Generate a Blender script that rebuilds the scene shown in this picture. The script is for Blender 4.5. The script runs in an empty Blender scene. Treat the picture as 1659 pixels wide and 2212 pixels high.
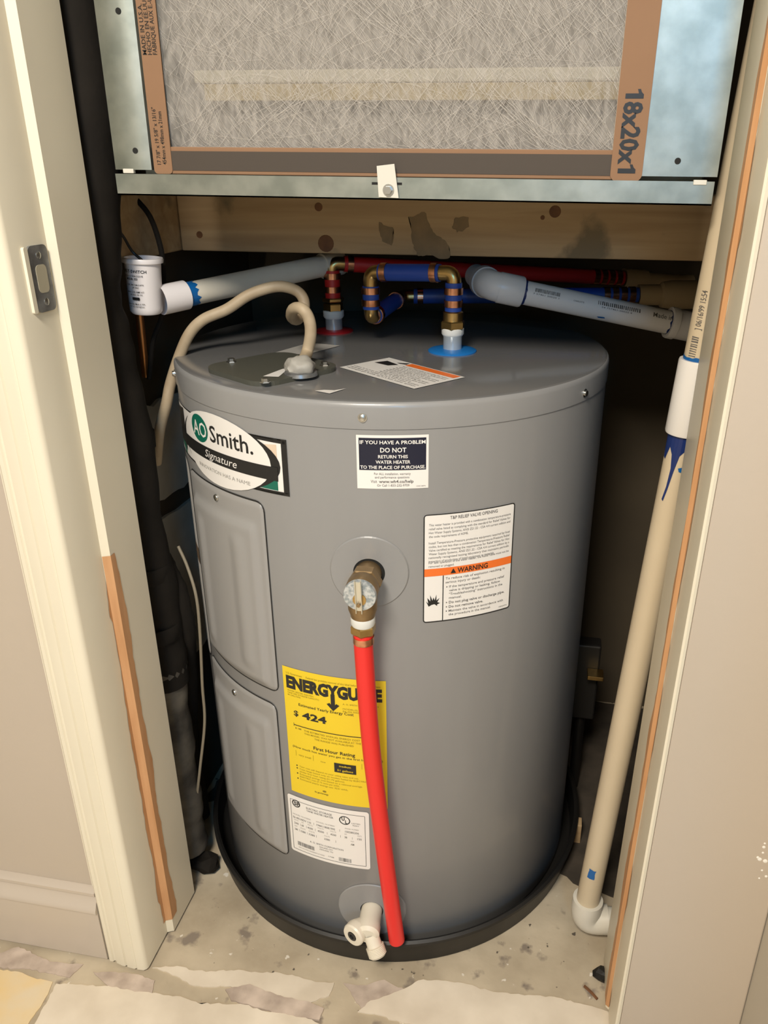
import bpy, bmesh, math, random
from mathutils import Vector, Matrix
random.seed(7)
S = bpy.context.scene
COL = S.collection
PI = math.pi
# ---------------------------------------------------------------- camera, world, lights, exposure
F_PX, CXP, PITCH, YAW, ROLL, CAMZ = 1706.19, 893.46, 0.412162, 0.182293, 0.0015445, 1.06538
cam = bpy.data.cameras.new('camera'); co = bpy.data.objects.new('camera', cam); COL.objects.link(co)
fw = Vector((-math.sin(YAW)*math.cos(PITCH), math.cos(YAW)*math.cos(PITCH), -math.sin(PITCH)))
rt = Vector((math.cos(YAW), math.sin(YAW), 0)); up = rt.cross(fw)
c_, s_ = math.cos(ROLL), math.sin(ROLL)
R_, U_ = c_*rt + s_*up, -s_*rt + c_*up
co.matrix_world = Matrix(((R_.x, U_.x, -fw.x, 0), (R_.y, U_.y, -fw.y, 0), (R_.z, U_.z, -fw.z, CAMZ), (0, 0, 0, 1)))
cam.sensor_fit = 'VERTICAL'; cam.sensor_height = 24.0; cam.lens = 24.0*F_PX/2212
cam.shift_x = -(CXP-829.5)/2212; cam.clip_start = .02
S.camera = co
CAMP = Vector((0, 0, CAMZ))
w = bpy.data.worlds.new('world'); S.world = w; w.use_nodes = True
w.node_tree.nodes['Background'].inputs[0].default_value = (1, .86, .7, 1)
w.node_tree.nodes['Background'].inputs[1].default_value = .02
S.view_settings.view_transform = 'Standard'; S.view_settings.look = 'None'
S.view_settings.gamma = 1; S.view_settings.use_curve_mapping = False
S.view_settings.exposure = 0.0
def area(name, loc, aim, size, power, color, shape='DISK', size_y=None):
    l = bpy.data.lights.new(name, 'AREA'); l.energy = power; l.color = color; l.shape = shape; l.size = size
    if size_y: l.size_y = size_y
    o = bpy.data.objects.new(name, l); COL.objects.link(o); o.location = loc
    o.rotation_euler = (Vector(aim)-Vector(loc)).to_track_quat('-Z', 'Y').to_euler(); return o
area('ceiling_lamp_light', (-.26, -.60, 2.06), (-.26, -.38, 0), .50, 58, (1, .92, .80))
area('window_light', (.42, -1.58, 1.62), (.2, .8, 1.2), .36, 12, (.10, .50, 1.0), 'RECTANGLE', .6)

# ---------------------------------------------------------------- helpers
def ray(u, v): return (R_*((u-CXP)/F_PX) + U_*(-(v-1106)/F_PX) + fw)
def at(u, v, y):                      # point seen at photo position (u,v) that stands at depth y in the room
    d = ray(u, v); return CAMP + d*(y/d.y)
def atz(u, v, z):
    d = ray(u, v); return CAMP + d*((z-CAMZ)/d.z)

MATS = {}
def mat(name, col, rough=.6, metal=0, noise=0, nscale=20, col2=None, bump=0, bscale=80, spec=.5, emit=None, alpha=None, coat=0, stretch=None):
    if name in MATS: return MATS[name]
    m = bpy.data.materials.new(name); m.use_nodes = True; nt = m.node_tree; b = nt.nodes['Principled BSDF']
    b.inputs['Base Color'].default_value = (*col, 1); b.inputs['Roughness'].default_value = rough
    b.inputs['Metallic'].default_value = metal; b.inputs['Specular IOR Level'].default_value = spec
    b.inputs['Coat Weight'].default_value = coat
    if noise or bump:
        tc = nt.nodes.new('ShaderNodeTexCoord'); mp = nt.nodes.new('ShaderNodeMapping')
        nt.links.new(tc.outputs['Object'], mp.inputs[0])
        if stretch: mp.inputs['Scale'].default_value = stretch
    if noise:
        n = nt.nodes.new('ShaderNodeTexNoise'); n.inputs['Scale'].default_value = nscale; n.inputs['Detail'].default_value = 5
        nt.links.new(mp.outputs[0], n.inputs[0])
        r = nt.nodes.new('ShaderNodeValToRGB'); r.color_ramp.elements[0].position = .5-noise; r.color_ramp.elements[1].position = .5+noise
        c2 = col2 or tuple(c*.75 for c in col)
        r.color_ramp.elements[0].color = (*c2, 1); r.color_ramp.elements[1].color = (*col, 1)
        nt.links.new(n.outputs[0], r.inputs[0]); nt.links.new(r.outputs[0], b.inputs['Base Color'])
    if bump:
        n2 = nt.nodes.new('ShaderNodeTexNoise'); n2.inputs['Scale'].default_value = bscale; n2.inputs['Detail'].default_value = 3
        nt.links.new(mp.outputs[0], n2.inputs[0])
        bp = nt.nodes.new('ShaderNodeBump'); bp.inputs['Strength'].default_value = bump; bp.inputs['Distance'].default_value = .002
        nt.links.new(n2.outputs[0], bp.inputs['Height']); nt.links.new(bp.outputs[0], b.inputs['Normal'])
    MATS[name] = m; return m

def obj(name, bm, m, parent=None, smooth=None, mats=None):
    me = bpy.data.meshes.new(name)
    if isinstance(bm, tuple): me.from_pydata(*bm)
    else:
        bmesh.ops.recalc_face_normals(bm, faces=bm.faces)
        bm.to_mesh(me); bm.free()
    me.materials.append(m)
    o = bpy.data.objects.new(name, me); COL.objects.link(o)
    if parent: o.parent = parent
    if smooth:
        for p in me.polygons: p.use_smooth = True
        me.set_sharp_from_angle(angle=math.radians(smooth))
    return o
def tag(o, label=None, cat=None, group=None, kind=None):
    if label: o['label'] = label
    if cat: o['category'] = cat
    if group: o['group'] = group
    if kind: o['kind'] = kind
    return o
def thing(name, label, cat, loc=(0, 0, 0), group=None):
    o = bpy.data.objects.new(name, None); COL.objects.link(o); o.location = loc; o.empty_display_size = .03
    return tag(o, label, cat, group)
def settle(root, loc):                # move a thing's Empty to its base, parts keep their place
    loc = Vector(loc); root.location = loc
    for ch in root.children: ch.location = ch.location - loc
def struct(name, bm, m, parent=None, smooth=None):
    o = obj(name, bm, m, parent, smooth)
    if not parent: o['kind'] = 'structure'
    return o

def box(x0, x1, y0, y1, z0, z1, bevel=0, bm=None, seg=2):
    b = bm or bmesh.new(); n = len(b.verts)
    v = [b.verts.new((x, y, z)) for x in (x0, x1) for y in (y0, y1) for z in (z0, z1)]
    fs = [b.faces.new([v[i] for i in f]) for f in ((0, 1, 3, 2), (4, 6, 7, 5), (0, 4, 5, 1), (2, 3, 7, 6), (0, 2, 6, 4), (1, 5, 7, 3))]
    if bevel:
        es = list({e for f in fs for e in f.edges})
        bmesh.ops.bevel(b, geom=es, offset=bevel, segments=seg, profile=.5, affect='EDGES')
    return b
def extrude_xy(poly, z0, z1, bm=None):        # prism of an XY outline
    b = bm or bmesh.new()
    lo = [b.verts.new((x, y, z0)) for x, y in poly]; hi = [b.verts.new((x, y, z1)) for x, y in poly]
    n = len(poly)
    for i in range(n): b.faces.new((lo[i], lo[(i+1) % n], hi[(i+1) % n], hi[i]))
    b.faces.new(lo[::-1]); b.faces.new(hi); return b
def prism(poly, o, a, b_, c, t0, t1, bm=None):     # outline in plane (a,b_) at o, thickness along c
    b = bm or bmesh.new(); o, a, b_, c = map(Vector, (o, a, b_, c))
    lo = [b.verts.new(o+a*x+b_*y+c*t0) for x, y in poly]; hi = [b.verts.new(o+a*x+b_*y+c*t1) for x, y in poly]
    n = len(poly)
    for i in range(n): b.faces.new((lo[i], lo[(i+1) % n], hi[(i+1) % n], hi[i]))
    b.faces.new(lo[::-1]); b.faces.new(hi); return b
def frame_of(d):
    d = Vector(d).normalized(); a = Vector((0, 0, 1)) if abs(d.z) < .9 else Vector((1, 0, 0))
    x = d.cross(a).normalized(); return x, d.cross(x).normalized(), d
def lathe(prof, p=(0, 0, 0), d=(0, 0, 1), seg=32, bm=None):   # profile of (radius, distance along d)
    b = bm or bmesh.new(); p = Vector(p); x, y, d = frame_of(d); rings = []
    for r, t in prof:
        if r <= 1e-6: rings.append([b.verts.new(p+d*t)])
        else: rings.append([b.verts.new(p+d*t+(x*math.cos(2*PI*i/seg)+y*math.sin(2*PI*i/seg))*r) for i in range(seg)])
    for A, B in zip(rings, rings[1:]):
        if len(A) == 1 and len(B) == 1: continue
        for i in range(seg):
            j = (i+1) % seg
            if len(A) == 1: b.faces.new((A[0], B[j], B[i]))
            elif len(B) == 1: b.faces.new((A[i], A[j], B[0]))
            else: b.faces.new((A[i], A[j], B[j], B[i]))
    return b
def rod(a, b_, r, seg=24, bev=.0, bm=None):
    a, b_ = Vector(a), Vector(b_); L = (b_-a).length
    if bev: pr = [(0, 0), (r-bev, 0), (r, bev), (r, L-bev), (r-bev, L), (0, L)]
    else: pr = [(0, 0), (r, 0), (r, L), (0, L)]
    return lathe(pr, a, b_-a, seg, bm)
def pipe_hollow(a, b_, r, ri, seg=28):
    a, b_ = Vector(a), Vector(b_); L = (b_-a).length
    return lathe([(ri, 0), (r, 0), (r, L), (ri, L), (ri, 0)], a, b_-a, seg)
def hexnut(a, b_, r, bm=None): return lathe([(0, 0), (r*.93, 0), (r, .0015), (r, (Vector(b_)-Vector(a)).length-.0015), (r*.93, (Vector(b_)-Vector(a)).length), (0, (Vector(b_)-Vector(a)).length)], a, Vector(b_)-Vector(a), 6, bm)
def smooth_path(P, n=8):
    P = [Vector(p) for p in P]; Q = [2*P[0]-P[1]]+P+[2*P[-1]-P[-2]]; out = []
    for i in range(1, len(Q)-2):
        for k in range(n):
            t = k/n; a, b, c, d = Q[i-1:i+3]
            out.append(.5*((2*b)+(c-a)*t+(2*a-5*b+4*c-d)*t*t+(3*b-a-3*c+d)*t**3))
    out.append(P[-1]); return out
def tube(P, r, seg=14, n=8, sm=True, rfun=None, bm=None):
    b = bm or bmesh.new(); Q = smooth_path(P, n) if sm else [Vector(p) for p in P]
    t0 = (Q[1]-Q[0]).normalized(); x, y, _ = frame_of(t0); rings = []
    for i, p in enumerate(Q):
        t = (Q[min(i+1, len(Q)-1)]-Q[max(i-1, 0)]).normalized()
        x = (x-t*x.dot(t)).normalized(); y = t.cross(x)
        rr = r*(rfun(i/(len(Q)-1)) if rfun else 1)
        rings.append([b.verts.new(p+(x*math.cos(2*PI*k/seg)+y*math.sin(2*PI*k/seg))*rr) for k in range(seg)])
    for A, B in zip(rings, rings[1:]):
        for k in range(seg): b.faces.new((A[k], A[(k+1) % seg], B[(k+1) % seg], B[k]))
    b.faces.new(rings[0][::-1]); b.faces.new(rings[-1]); return b
def elbow(c, d0, d1, r, leg, seg=18, bm=None):       # bent tube around corner c, legs along d0 and d1
    c = Vector(c); d0 = Vector(d0).normalized(); d1 = Vector(d1).normalized()
    k = leg*.55; pts = [c+d0*leg, c+d0*k]
    for i in range(1, 6):
        t = i/6; pts.append((c+d0*k)*(1-t)**2+c*2*t*(1-t)+(c+d1*k)*t*t)
    pts += [c+d1*k, c+d1*leg]
    return tube(pts, r, seg, sm=False, bm=bm)

# flat outlines, lettering and their wrapping round a cylinder
def poly2(bm, pts, z=0):
    f = bm.faces.new([bm.verts.new((x, y, z)) for x, y in pts]); return f
def rrect(x0, y0, x1, y1, r, n=5):
    if r <= 0: return [(x0, y0), (x1, y0), (x1, y1), (x0, y1)]
    out = []
    for cx, cy, a in ((x1-r, y0+r, -90), (x1-r, y1-r, 0), (x0+r, y1-r, 90), (x0+r, y0+r, 180)):
        for i in range(n+1):
            t = math.radians(a+90*i/n); out.append((cx+r*math.cos(t), cy+r*math.sin(t)))
    return out
def ellipse(cx, cy, rx, ry, n=40, a0=0, a1=360):
    return [(cx+rx*math.cos(math.radians(a0+(a1-a0)*i/n)), cy+ry*math.sin(math.radians(a0+(a1-a0)*i/n))) for i in range(n if a1-a0 == 360 else n+1)]
def bars(x0, x1, y0, y1, n, seed=1):
    rnd = random.Random(seed); bm = bmesh.new(); W = (x1-x0)/n
    for i in range(n):
        a = x0+W*(i+.1*rnd.random()); poly2(bm, [(a, y0), (a+W*rnd.uniform(.3, .75), y0), (a+W*rnd.uniform(.3, .75), y1), (a, y1)])
    return bm
def text2(bm, s, x0, x1, y0, y1, bold=0, shear=0, rot=0):
    """lettering fitted to the box x0..x1, y0..y1 (y0 = base line)"""
    cu = bpy.data.curves.new('t', 'FONT'); cu.body = s; cu.size = 1; cu.resolution_u = 2; cu.offset = bold; cu.shear = shear; cu.fill_mode = 'FRONT'
    o = bpy.data.objects.new('t', cu); me = bpy.data.meshes.new_from_object(o)
    bpy.data.objects.remove(o); bpy.data.curves.remove(cu)
    if not me.vertices: return
    xs = [v.co.x for v in me.vertices]
    a, b = min(xs), max(xs); cap = .70
    for v in me.vertices:
        x = (v.co.x-a)/(b-a)*(x1-x0); y = v.co.y/cap*(y1-y0)
        v.co = (x0+x, y0+y, 0)
    bm.from_mesh(me); bpy.data.meshes.remove(me)
def rot2(bm, ang, cx=0, cy=0, dx=0, dy=0):
    c, s = math.cos(ang), math.sin(ang)
    for v in bm.verts:
        x, y = v.co.x-cx, v.co.y-cy; v.co.x = cx+dx+c*x-s*y; v.co.y = cy+dy+s*x+c*y
    return bm
def wrap(bm, org, axis, n, r, step=None):            # x round the cylinder, y along its axis
    axis = Vector(axis).normalized(); n = Vector(n); n = (n-axis*n.dot(axis)).normalized(); t = axis.cross(n); org = Vector(org)
    if t.cross(axis).dot(n) < 0: t = -t
    if step and bm.verts:
        bmesh.ops.triangulate(bm, faces=[f for f in bm.faces if len(f.verts) > 4])
        xs = [v.co.x for v in bm.verts]; x = math.floor(min(xs)/step)*step+step
        while x < max(xs):
            bmesh.ops.bisect_plane(bm, geom=bm.verts[:]+bm.edges[:]+bm.faces[:], plane_co=(x, 0, 0), plane_no=(1, 0, 0)); x += step
    for v in bm.verts:
        a = v.co.x/r; v.co = org+axis*v.co.y+(n*math.cos(a)+t*math.sin(a))*(r+v.co.z)
    return bm
def sheet(name, bm, m, parent):                       # a printed layer: normals already face outwards
    me = bpy.data.meshes.new(name); bm.to_mesh(me); bm.free(); me.materials.append(m)
    o = bpy.data.objects.new(name, me); COL.objects.link(o)
    if parent: o.parent = parent
    if name in ('lettering', 'small_print', 'size_lettering', 'black_print'): o['kind'] = 'stuff'
    return o

# ---------------------------------------------------------------- materials
CREAM = mat('cream_trim_paint', (.77, .71, .565), .38, noise=.3, nscale=6, col2=(.74, .675, .53), bump=.12, bscale=25)
BEIGE = mat('beige_wall_paint', (.50, .425, .345), .55, noise=.3, nscale=5, col2=(.475, .405, .325), bump=.08, bscale=120)
HALLW = mat('hall_wall_paint', (.50, .46, .39), .6)
RAWW = mat('raw_wood', (.60, .33, .16), .6, noise=.25, nscale=18, col2=(.47, .235, .10), stretch=(6, 6, .6))
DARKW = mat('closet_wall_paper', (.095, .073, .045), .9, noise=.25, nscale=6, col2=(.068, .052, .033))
DRYW = mat('white_drywall', (.62, .58, .5), .9, noise=.2, nscale=18, col2=(.5, .46, .38))
TANK = mat('grey_tank_paint', (.275, .272, .268), .34, noise=.3, nscale=5, col2=(.258, .255, .252), coat=.15, stretch=(6, 6, .3))
LID = mat('grey_lid_paint', (.15, .148, .146), .13, coat=.0)
PANELM = mat('grey_panel_paint', (.30, .292, .282), .36)
PLATE = mat('plate_grey', (.075, .075, .06), .4)
BLACKP = mat('black_plastic', (.010, .009, .008), .5, bump=.05)
GALV = mat('galvanized_steel', (.40, .42, .375), .40, metal=.85, noise=.16, nscale=34, col2=(.28, .305, .27), bump=.06, bscale=60)
STEEL = mat('steel', (.55, .55, .53), .3, metal=1)
DSTEEL = mat('dull_steel', (.36, .37, .37), .34, metal=.6, noise=.2, nscale=60, col2=(.16, .16, .16))
BRASS = mat('brass', (.58, .40, .16), .28, metal=1, noise=.2, nscale=60, col2=(.42, .28, .11))
BRONZE = mat('bronze_valve', (.36, .25, .13), .42, metal=.8, noise=.2, nscale=60, col2=(.27, .18, .09))
COPPER = mat('copper_ring', (.80, .40, .24), .25, metal=1, noise=.15, nscale=90, col2=(.5, .22, .12))
REDP = mat('red_pex', (.78, .024, .020), .38)
DREDP = mat('dark_red_pex', (.50, .018, .016), .4)
BLUEP = mat('blue_pex', (.02, .07, .36), .4)
WPVC = mat('white_pvc', (.78, .76, .74), .32)
GPVC = mat('aged_pvc', (.68, .64, .55), .42, noise=.2, nscale=15, col2=(.60, .56, .47))
TANPVC = mat('tan_pvc', (.60, .50, .35), .42, noise=.25, nscale=8, col2=(.54, .44, .30))
CPVC = mat('tan_cpvc', (.48, .36, .20), .4)
PRIMER = mat('blue_primer', (.004, .10, .32), .3)
PRIMERD = mat('dark_blue_primer', (.004, .02, .12), .3)
WPLAST = mat('white_valve_plastic', (.74, .68, .56), .38)
INK = mat('black_ink', (.012, .012, .012), .45)
INKG = mat('grey_ink', (.12, .11, .10), .5)
INKL = mat('light_ink', (.32, .30, .27), .5)
PAPERW = mat('white_label', (.80, .77, .73), .32)
PAPERY = mat('yellow_label', (.80, .58, .018), .4)
INKY = mat('olive_ink', (.26, .19, .01), .5)
ORANGE = mat('orange_print', (.83, .17, .025), .4)
NAVY = mat('navy_print', (.008, .010, .028), .35)
GREEN = mat('green_print', (.005, .13, .085), .35)
CREAMP = mat('cream_print', (.70, .56, .42), .35)
FOAM = mat('black_foam', (.014, .011, .008), .85, noise=.2, nscale=25, col2=(.010, .008, .006), bump=.5, bscale=70, spec=.2)
DIRTY = mat('dusty_wrap', (.16, .14, .11), .8, noise=.15, nscale=14, col2=(.03, .025, .02), bump=.3)
CARD = mat('brown_cardboard', (.27, .15, .08), .75, noise=.3, nscale=10, col2=(.245, .132, .068))
CARDD = mat('dark_cardboard_face', (.062, .047, .035), .7)
CABLE = mat('tan_conduit', (.50, .40, .27), .55, noise=.2, nscale=25, col2=(.36, .27, .17))
PUTTY = mat('grey_putty', (.36, .34, .30), .6, bump=.4, bscale=90)
REDD = mat('red_disc', (.42, .015, .02), .4)
BLUED = mat('blue_disc', (.01, .16, .48), .35)
LINER = mat('pale_nipple', (.55, .60, .62), .3, metal=.5)
TEFLON = mat('white_tape', (.70, .70, .66), .5, bump=.3)
CLIPM = mat('clip_paint', (.66, .63, .55), .4)

def wood_material():
    m = bpy.data.materials.new('pine_board'); m.use_nodes = True; nt = m.node_tree; b = nt.nodes['Principled BSDF']; b.inputs['Roughness'].default_value = .75
    tc = nt.nodes.new('ShaderNodeTexCoord'); mp = nt.nodes.new('ShaderNodeMapping'); mp.inputs['Scale'].default_value = (2, 30, 34)
    n = nt.nodes.new('ShaderNodeTexNoise'); n.inputs['Scale'].default_value = 1.6; n.inputs['Detail'].default_value = 5; n.inputs['Distortion'].default_value = .6
    r = nt.nodes.new('ShaderNodeValToRGB'); e = r.color_ramp.elements
    e[0].position = .3; e[0].color = (.36, .235, .12, 1); e[1].position = .7; e[1].color = (.50, .355, .195, 1)
    # mildew blotches
    n2 = nt.nodes.new('ShaderNodeTexNoise'); n2.inputs['Scale'].default_value = 11; n2.inputs['Detail'].default_value = 6
    r2 = nt.nodes.new('ShaderNodeValToRGB'); r2.color_ramp.elements[0].position = .60; r2.color_ramp.elements[1].position = .68
    mx = nt.nodes.new('ShaderNodeMixRGB'); mx.inputs[2].default_value = (.20, .15, .085, 1)
    L = nt.links.new
    L(tc.outputs['Object'], mp.inputs[0]); L(mp.outputs[0], n.inputs[0]); L(n.outputs[0], r.inputs[0]); L(tc.outputs['Object'], n2.inputs[0])
    L(n2.outputs[0], r2.inputs[0]); L(r2.outputs[0], mx.inputs[0]); L(r.outputs[0], mx.inputs[1]); L(mx.outputs[0], b.inputs['Base Color'])
    return m
PINE = wood_material()
KNOT = mat('wood_knot', (.20, .085, .03), .7, noise=.25, nscale=60, col2=(.10, .04, .015))
STAIN = mat('mildew_stain', (.20, .145, .082), .85, noise=.2, nscale=40, col2=(.30, .205, .11))

def floor_material():
    m = bpy.data.materials.new('floor_concrete_paint'); m.use_nodes = True; nt = m.node_tree; b = nt.nodes['Principled BSDF']; b.inputs['Roughness'].default_value = .75
    L = nt.links.new; N = nt.nodes.new
    tc = N('ShaderNodeTexCoord')
    def noise(sc, det=6, dist=0, scale=(1, 1, 1)):
        mp = N('ShaderNodeMapping'); mp.inputs['Scale'].default_value = scale; L(tc.outputs['Object'], mp.inputs[0])
        n = N('ShaderNodeTexNoise'); n.inputs['Scale'].default_value = sc; n.inputs['Detail'].default_value = det; n.inputs['Distortion'].default_value = dist
        L(mp.outputs[0], n.inputs[0]); return n.outputs[0]
    def ramp(src, p0, p1, c0=(0, 0, 0, 1), c1=(1, 1, 1, 1)):
        r = N('ShaderNodeValToRGB'); r.color_ramp.elements[0].position = p0; r.color_ramp.elements[1].position = p1
        r.color_ramp.elements[0].color = c0; r.color_ramp.elements[1].color = c1; L(src, r.inputs[0]); return r.outputs[0]
    def mix(f, a, b_, bt='MIX'):
        x = N('ShaderNodeMixRGB'); x.blend_type = bt
        for i, s in enumerate((f, a, b_)):
            if isinstance(s, (float, int)): x.inputs[i].default_value = s
            elif isinstance(s, tuple): x.inputs[i].default_value = (*s, 1)
            else: L(s, x.inputs[i])
        return x.outputs[0]
    conc = ramp(noise(9, 8), .3, .72, (.33, .265, .18, 1), (.58, .49, .355, 1))
    conc = mix(ramp(noise(26, 6), .60, .68), conc, (.24, .195, .15))
    conc = mix(ramp(noise(60, 3), .68, .72), conc, (.70, .64, .54))
    conc = mix(ramp(noise(75, 2), .70, .73), conc, (.10, .08, .06))
    b.inputs['Base Color'].default_value = (.5, .45, .35, 1); L(conc, b.inputs['Base Color'])
    bp = N('ShaderNodeBump'); bp.inputs['Strength'].default_value = .35; bp.inputs['Distance'].default_value = .003
    L(noise(30, 6), bp.inputs['Height']); L(bp.outputs[0], b.inputs['Normal'])
    return m
CONC = floor_material()
FPAINT = mat('floor_paint', (.76, .67, .54), .7, noise=.2, nscale=13, col2=(.60, .515, .40), bump=.15, bscale=30)
FSCUFF = mat('floor_scuffed_pink', (.60, .49, .40), .8, noise=.16, nscale=30, col2=(.38, .30, .24), bump=.3, bscale=40)
OSB = mat('yellow_floor_board', (.74, .52, .22), .7, noise=.22, nscale=16, col2=(.68, .58, .42), bump=.2, bscale=40)

# ---------------------------------------------------------------- the setting
struct('floor', box(-2.1, .62, -1.75, 1.62, -.04, 0), CONC)
# layers of old paint and board left on the concrete in front of the threshold
def ragged(pts, amp, n, seed):
    rnd = random.Random(seed); out = []
    for i, p in enumerate(pts):
        q = pts[(i+1) % len(pts)]; d = math.hypot(q[0]-p[0], q[1]-p[1]); k = max(1, int(d/n))
        for j in range(k):
            t = j/k; a = amp if j else amp*.4
            out.append((p[0]+(q[0]-p[0])*t+rnd.uniform(-a, a), p[1]+(q[1]-p[1])*t+rnd.uniform(-a, a)))
    return out
FL = bpy.data.objects['floor']
def px(*P): return [(atz(u, v, 0).x, atz(u, v, 0).y) for u, v in P]
def layer(name, pts, m, z, amp=.003, n=.012, seed=1):
    b = extrude_xy(ragged(ragged(pts, amp*1.5, n*2.2, seed), amp*.5, n*.45, seed+50), -.002, z); bmesh.ops.triangulate(b, faces=b.faces); return obj(name, b, m, FL)
layer('paint_layer', px((60, 2240), (122, 2128), (180, 2132), (330, 2145), (480, 2172), (620, 2188), (700, 2215), (900, 2260))[::-1]+[(-.8, .25), ][:0], FPAINT, .0022, seed=3)
layer('paint_layer', px((330, 2090), (560, 2100), (720, 2125), (712, 2155), (660, 2172), (540, 2150), (500, 2132), (420, 2128))[::-1], FPAINT, .0018, seed=4)
layer('paint_layer', px((865, 2140), (905, 2118), (1000, 2125), (1130, 2150), (1290, 2180), (1400, 2240), (1000, 2255), (900, 2215), (770, 2190), (800, 2165))[::-1], FPAINT, .0018, seed=5)
layer('scuffed_patch', px((200, 2100), (300, 2108), (335, 2120), (330, 2150), (290, 2162), (240, 2140))[::-1], FSCUFF, .0014, seed=6)
layer('scuffed_patch', px((488, 2138), (540, 2130), (700, 2180), (690, 2205), (560, 2180), (500, 2165))[::-1], FSCUFF, .0026, seed=8, amp=.002)
layer('scuffed_patch', px((0, 2060), (40, 2045), (110, 2078), (180, 2085), (150, 2110), (70, 2098), (0, 2090))[::-1], FSCUFF, .0014, seed=9)
layer('scuffed_patch', px((740, 2125), (830, 2120), (900, 2150), (780, 2180), (760, 2150))[::-1], FSCUFF, .0012, seed=10)
layer('board_patch', px((-60, 2085), (0, 2097), (117, 2122), (95, 2165), (65, 2212), (30, 2300), (-140, 2300), (-140, 2100))[::-1], OSB, .0015, seed=11)
layer('paint_layer', [(-2.0, -1.6), (.27, -1.6), (.27, .50), (-.55, .57), (-2.0, .60)], FPAINT, .0010, seed=12, amp=.004, n=.04)
layer('paint_layer', [(-2.0, .61), (-.80, .62), (-.785, .70), (-.785, 1.5), (-2.0, 1.5)], FPAINT, .0010, seed=13, amp=.004, n=.04)

layer('shade_patch', [(.05, .985), (.10, .96), (.16, .945), (.23, .955), (.295, .94), (.295, 1.455), (-.58, 1.455), (-.58, 1.02), (-.40, 1.10), (-.10, 1.2)], mat('painted_shade', (.035, .028, .02), .85, noise=.2, nscale=20, col2=(.08, .062, .045)), .0016, seed=21, amp=.006, n=.03)  # dark sheet painting the deep shade on the closet floor behind the tank
H = 2.42
WR_SPOTS = [(1650, 1830, .0018), (1641, 1856, .0024), (1653, 1860, .0026), (1637, 1852, .0016), (1646, 1880, .0012), (1652, 1822, .0012), (1640, 1897, .0011), (1655, 1893, .0016), (1648, 1842, .0013)]
struct('wall_left', box(-.762, -.590, .712, .836, 0, H), BEIGE)
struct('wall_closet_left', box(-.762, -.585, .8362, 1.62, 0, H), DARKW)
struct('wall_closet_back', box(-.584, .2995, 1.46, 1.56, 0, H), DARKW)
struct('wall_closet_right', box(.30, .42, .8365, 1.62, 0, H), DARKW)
struct('wall_right', box(.145, .2795, .6985, .8355, 0, H, .002), BEIGE)
for u, v, r in WR_SPOTS:
    p = at(u, v, .6985); obj('paint_spot', lathe([(r, -.0003), (r*.9, .0004), (0, .0007)], (p.x, .6985, p.z), (0, -1, 0), 12), mat('white_spatter', (.85, .82, .76), .4), bpy.data.objects['wall_right'])
struct('wall_hall_right', box(.28, .40, .12, .8355, 0, H), HALLW)
struct('wall_hall_back', box(-2.1, 1.2, -1.75, -1.65, 0, H), HALLW)
struct('wall_hall_left', box(-2.1, -2.0, -1.65, 1.62, 0, H), HALLW)
struct('wall_far_right', box(1.2, 1.3, -1.75, .12, 0, H), HALLW)
struct('wall_far_front', box(.401, 1.2, .02, .1195, 0, H), HALLW)
struct('wall_header', box(-.5895, .1610, .712, .8355, 2.07, H), BEIGE)
struct('ceiling', box(-2.1, 1.3, -1.75, 1.62, H, H+.05), mat('ceiling_paint', (.66, .62, .54), .8))
struct('floor_hall', box(.6205, 1.3, -1.75, .12, -.04, 0), FPAINT)
cw = bpy.data.objects['wall_closet_left']
def ypoly(x, P, th=.006):              # board on the left closet wall: outline in (y,z)
    return prism(P, (x, 0, 0), (0, 1, 0), (0, 0, 1), (1, 0, 0), 0, th)
obj('drywall_piece', ypoly(-.585, ragged([(.95, .605), (1.2, .585), (1.2, .735), (.95, .75)], .004, .02, 3)), DRYW, cw)
obj('drywall_piece', ypoly(-.585, ragged([(.92, .30), (1.22, .29), (1.22, .555), (.92, .575)], .003, .03, 4)), DRYW, cw)

# left jamb with casing (rebated frame), right jamb
ZJ = .005
jl = [(-.5895, .8355), (-.5895, .711), (-.581, .711), (-.581, .702), (-.577, .6985), (-.5725, .6985), (-.571, .7005), (-.5685, .7005), (-.566, .6975), (-.555, .6950), (-.5515, .6950), (-.5495, .6975), (-.5475, .6945), (-.536, .6935), (-.5335, .6955), (-.5315, .6935), (-.522, .694), (-.5185, .6965), (-.517, .700), (-.517, .758), (-.508, .762), (-.508, .833), (-.510, .8355)]
t1 = struct('trim_1', extrude_xy(jl, ZJ, 2.07), CREAM, smooth=35)
jr = [(.1445, .8355), (.1445, .6975), (.1415, .696), (.1395, .6975), (.139, .701), (.140, .757), (.136, .7605), (.136, .833), (.137, .8355)]
t2 = struct('trim_2', extrude_xy(jr[::-1], ZJ, 2.07), CREAM, smooth=35)
tag(t1, 'cream painted left door jamb and casing with strike plate'); tag(t2, 'cream painted right door jamb with stripped wood line')
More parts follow.
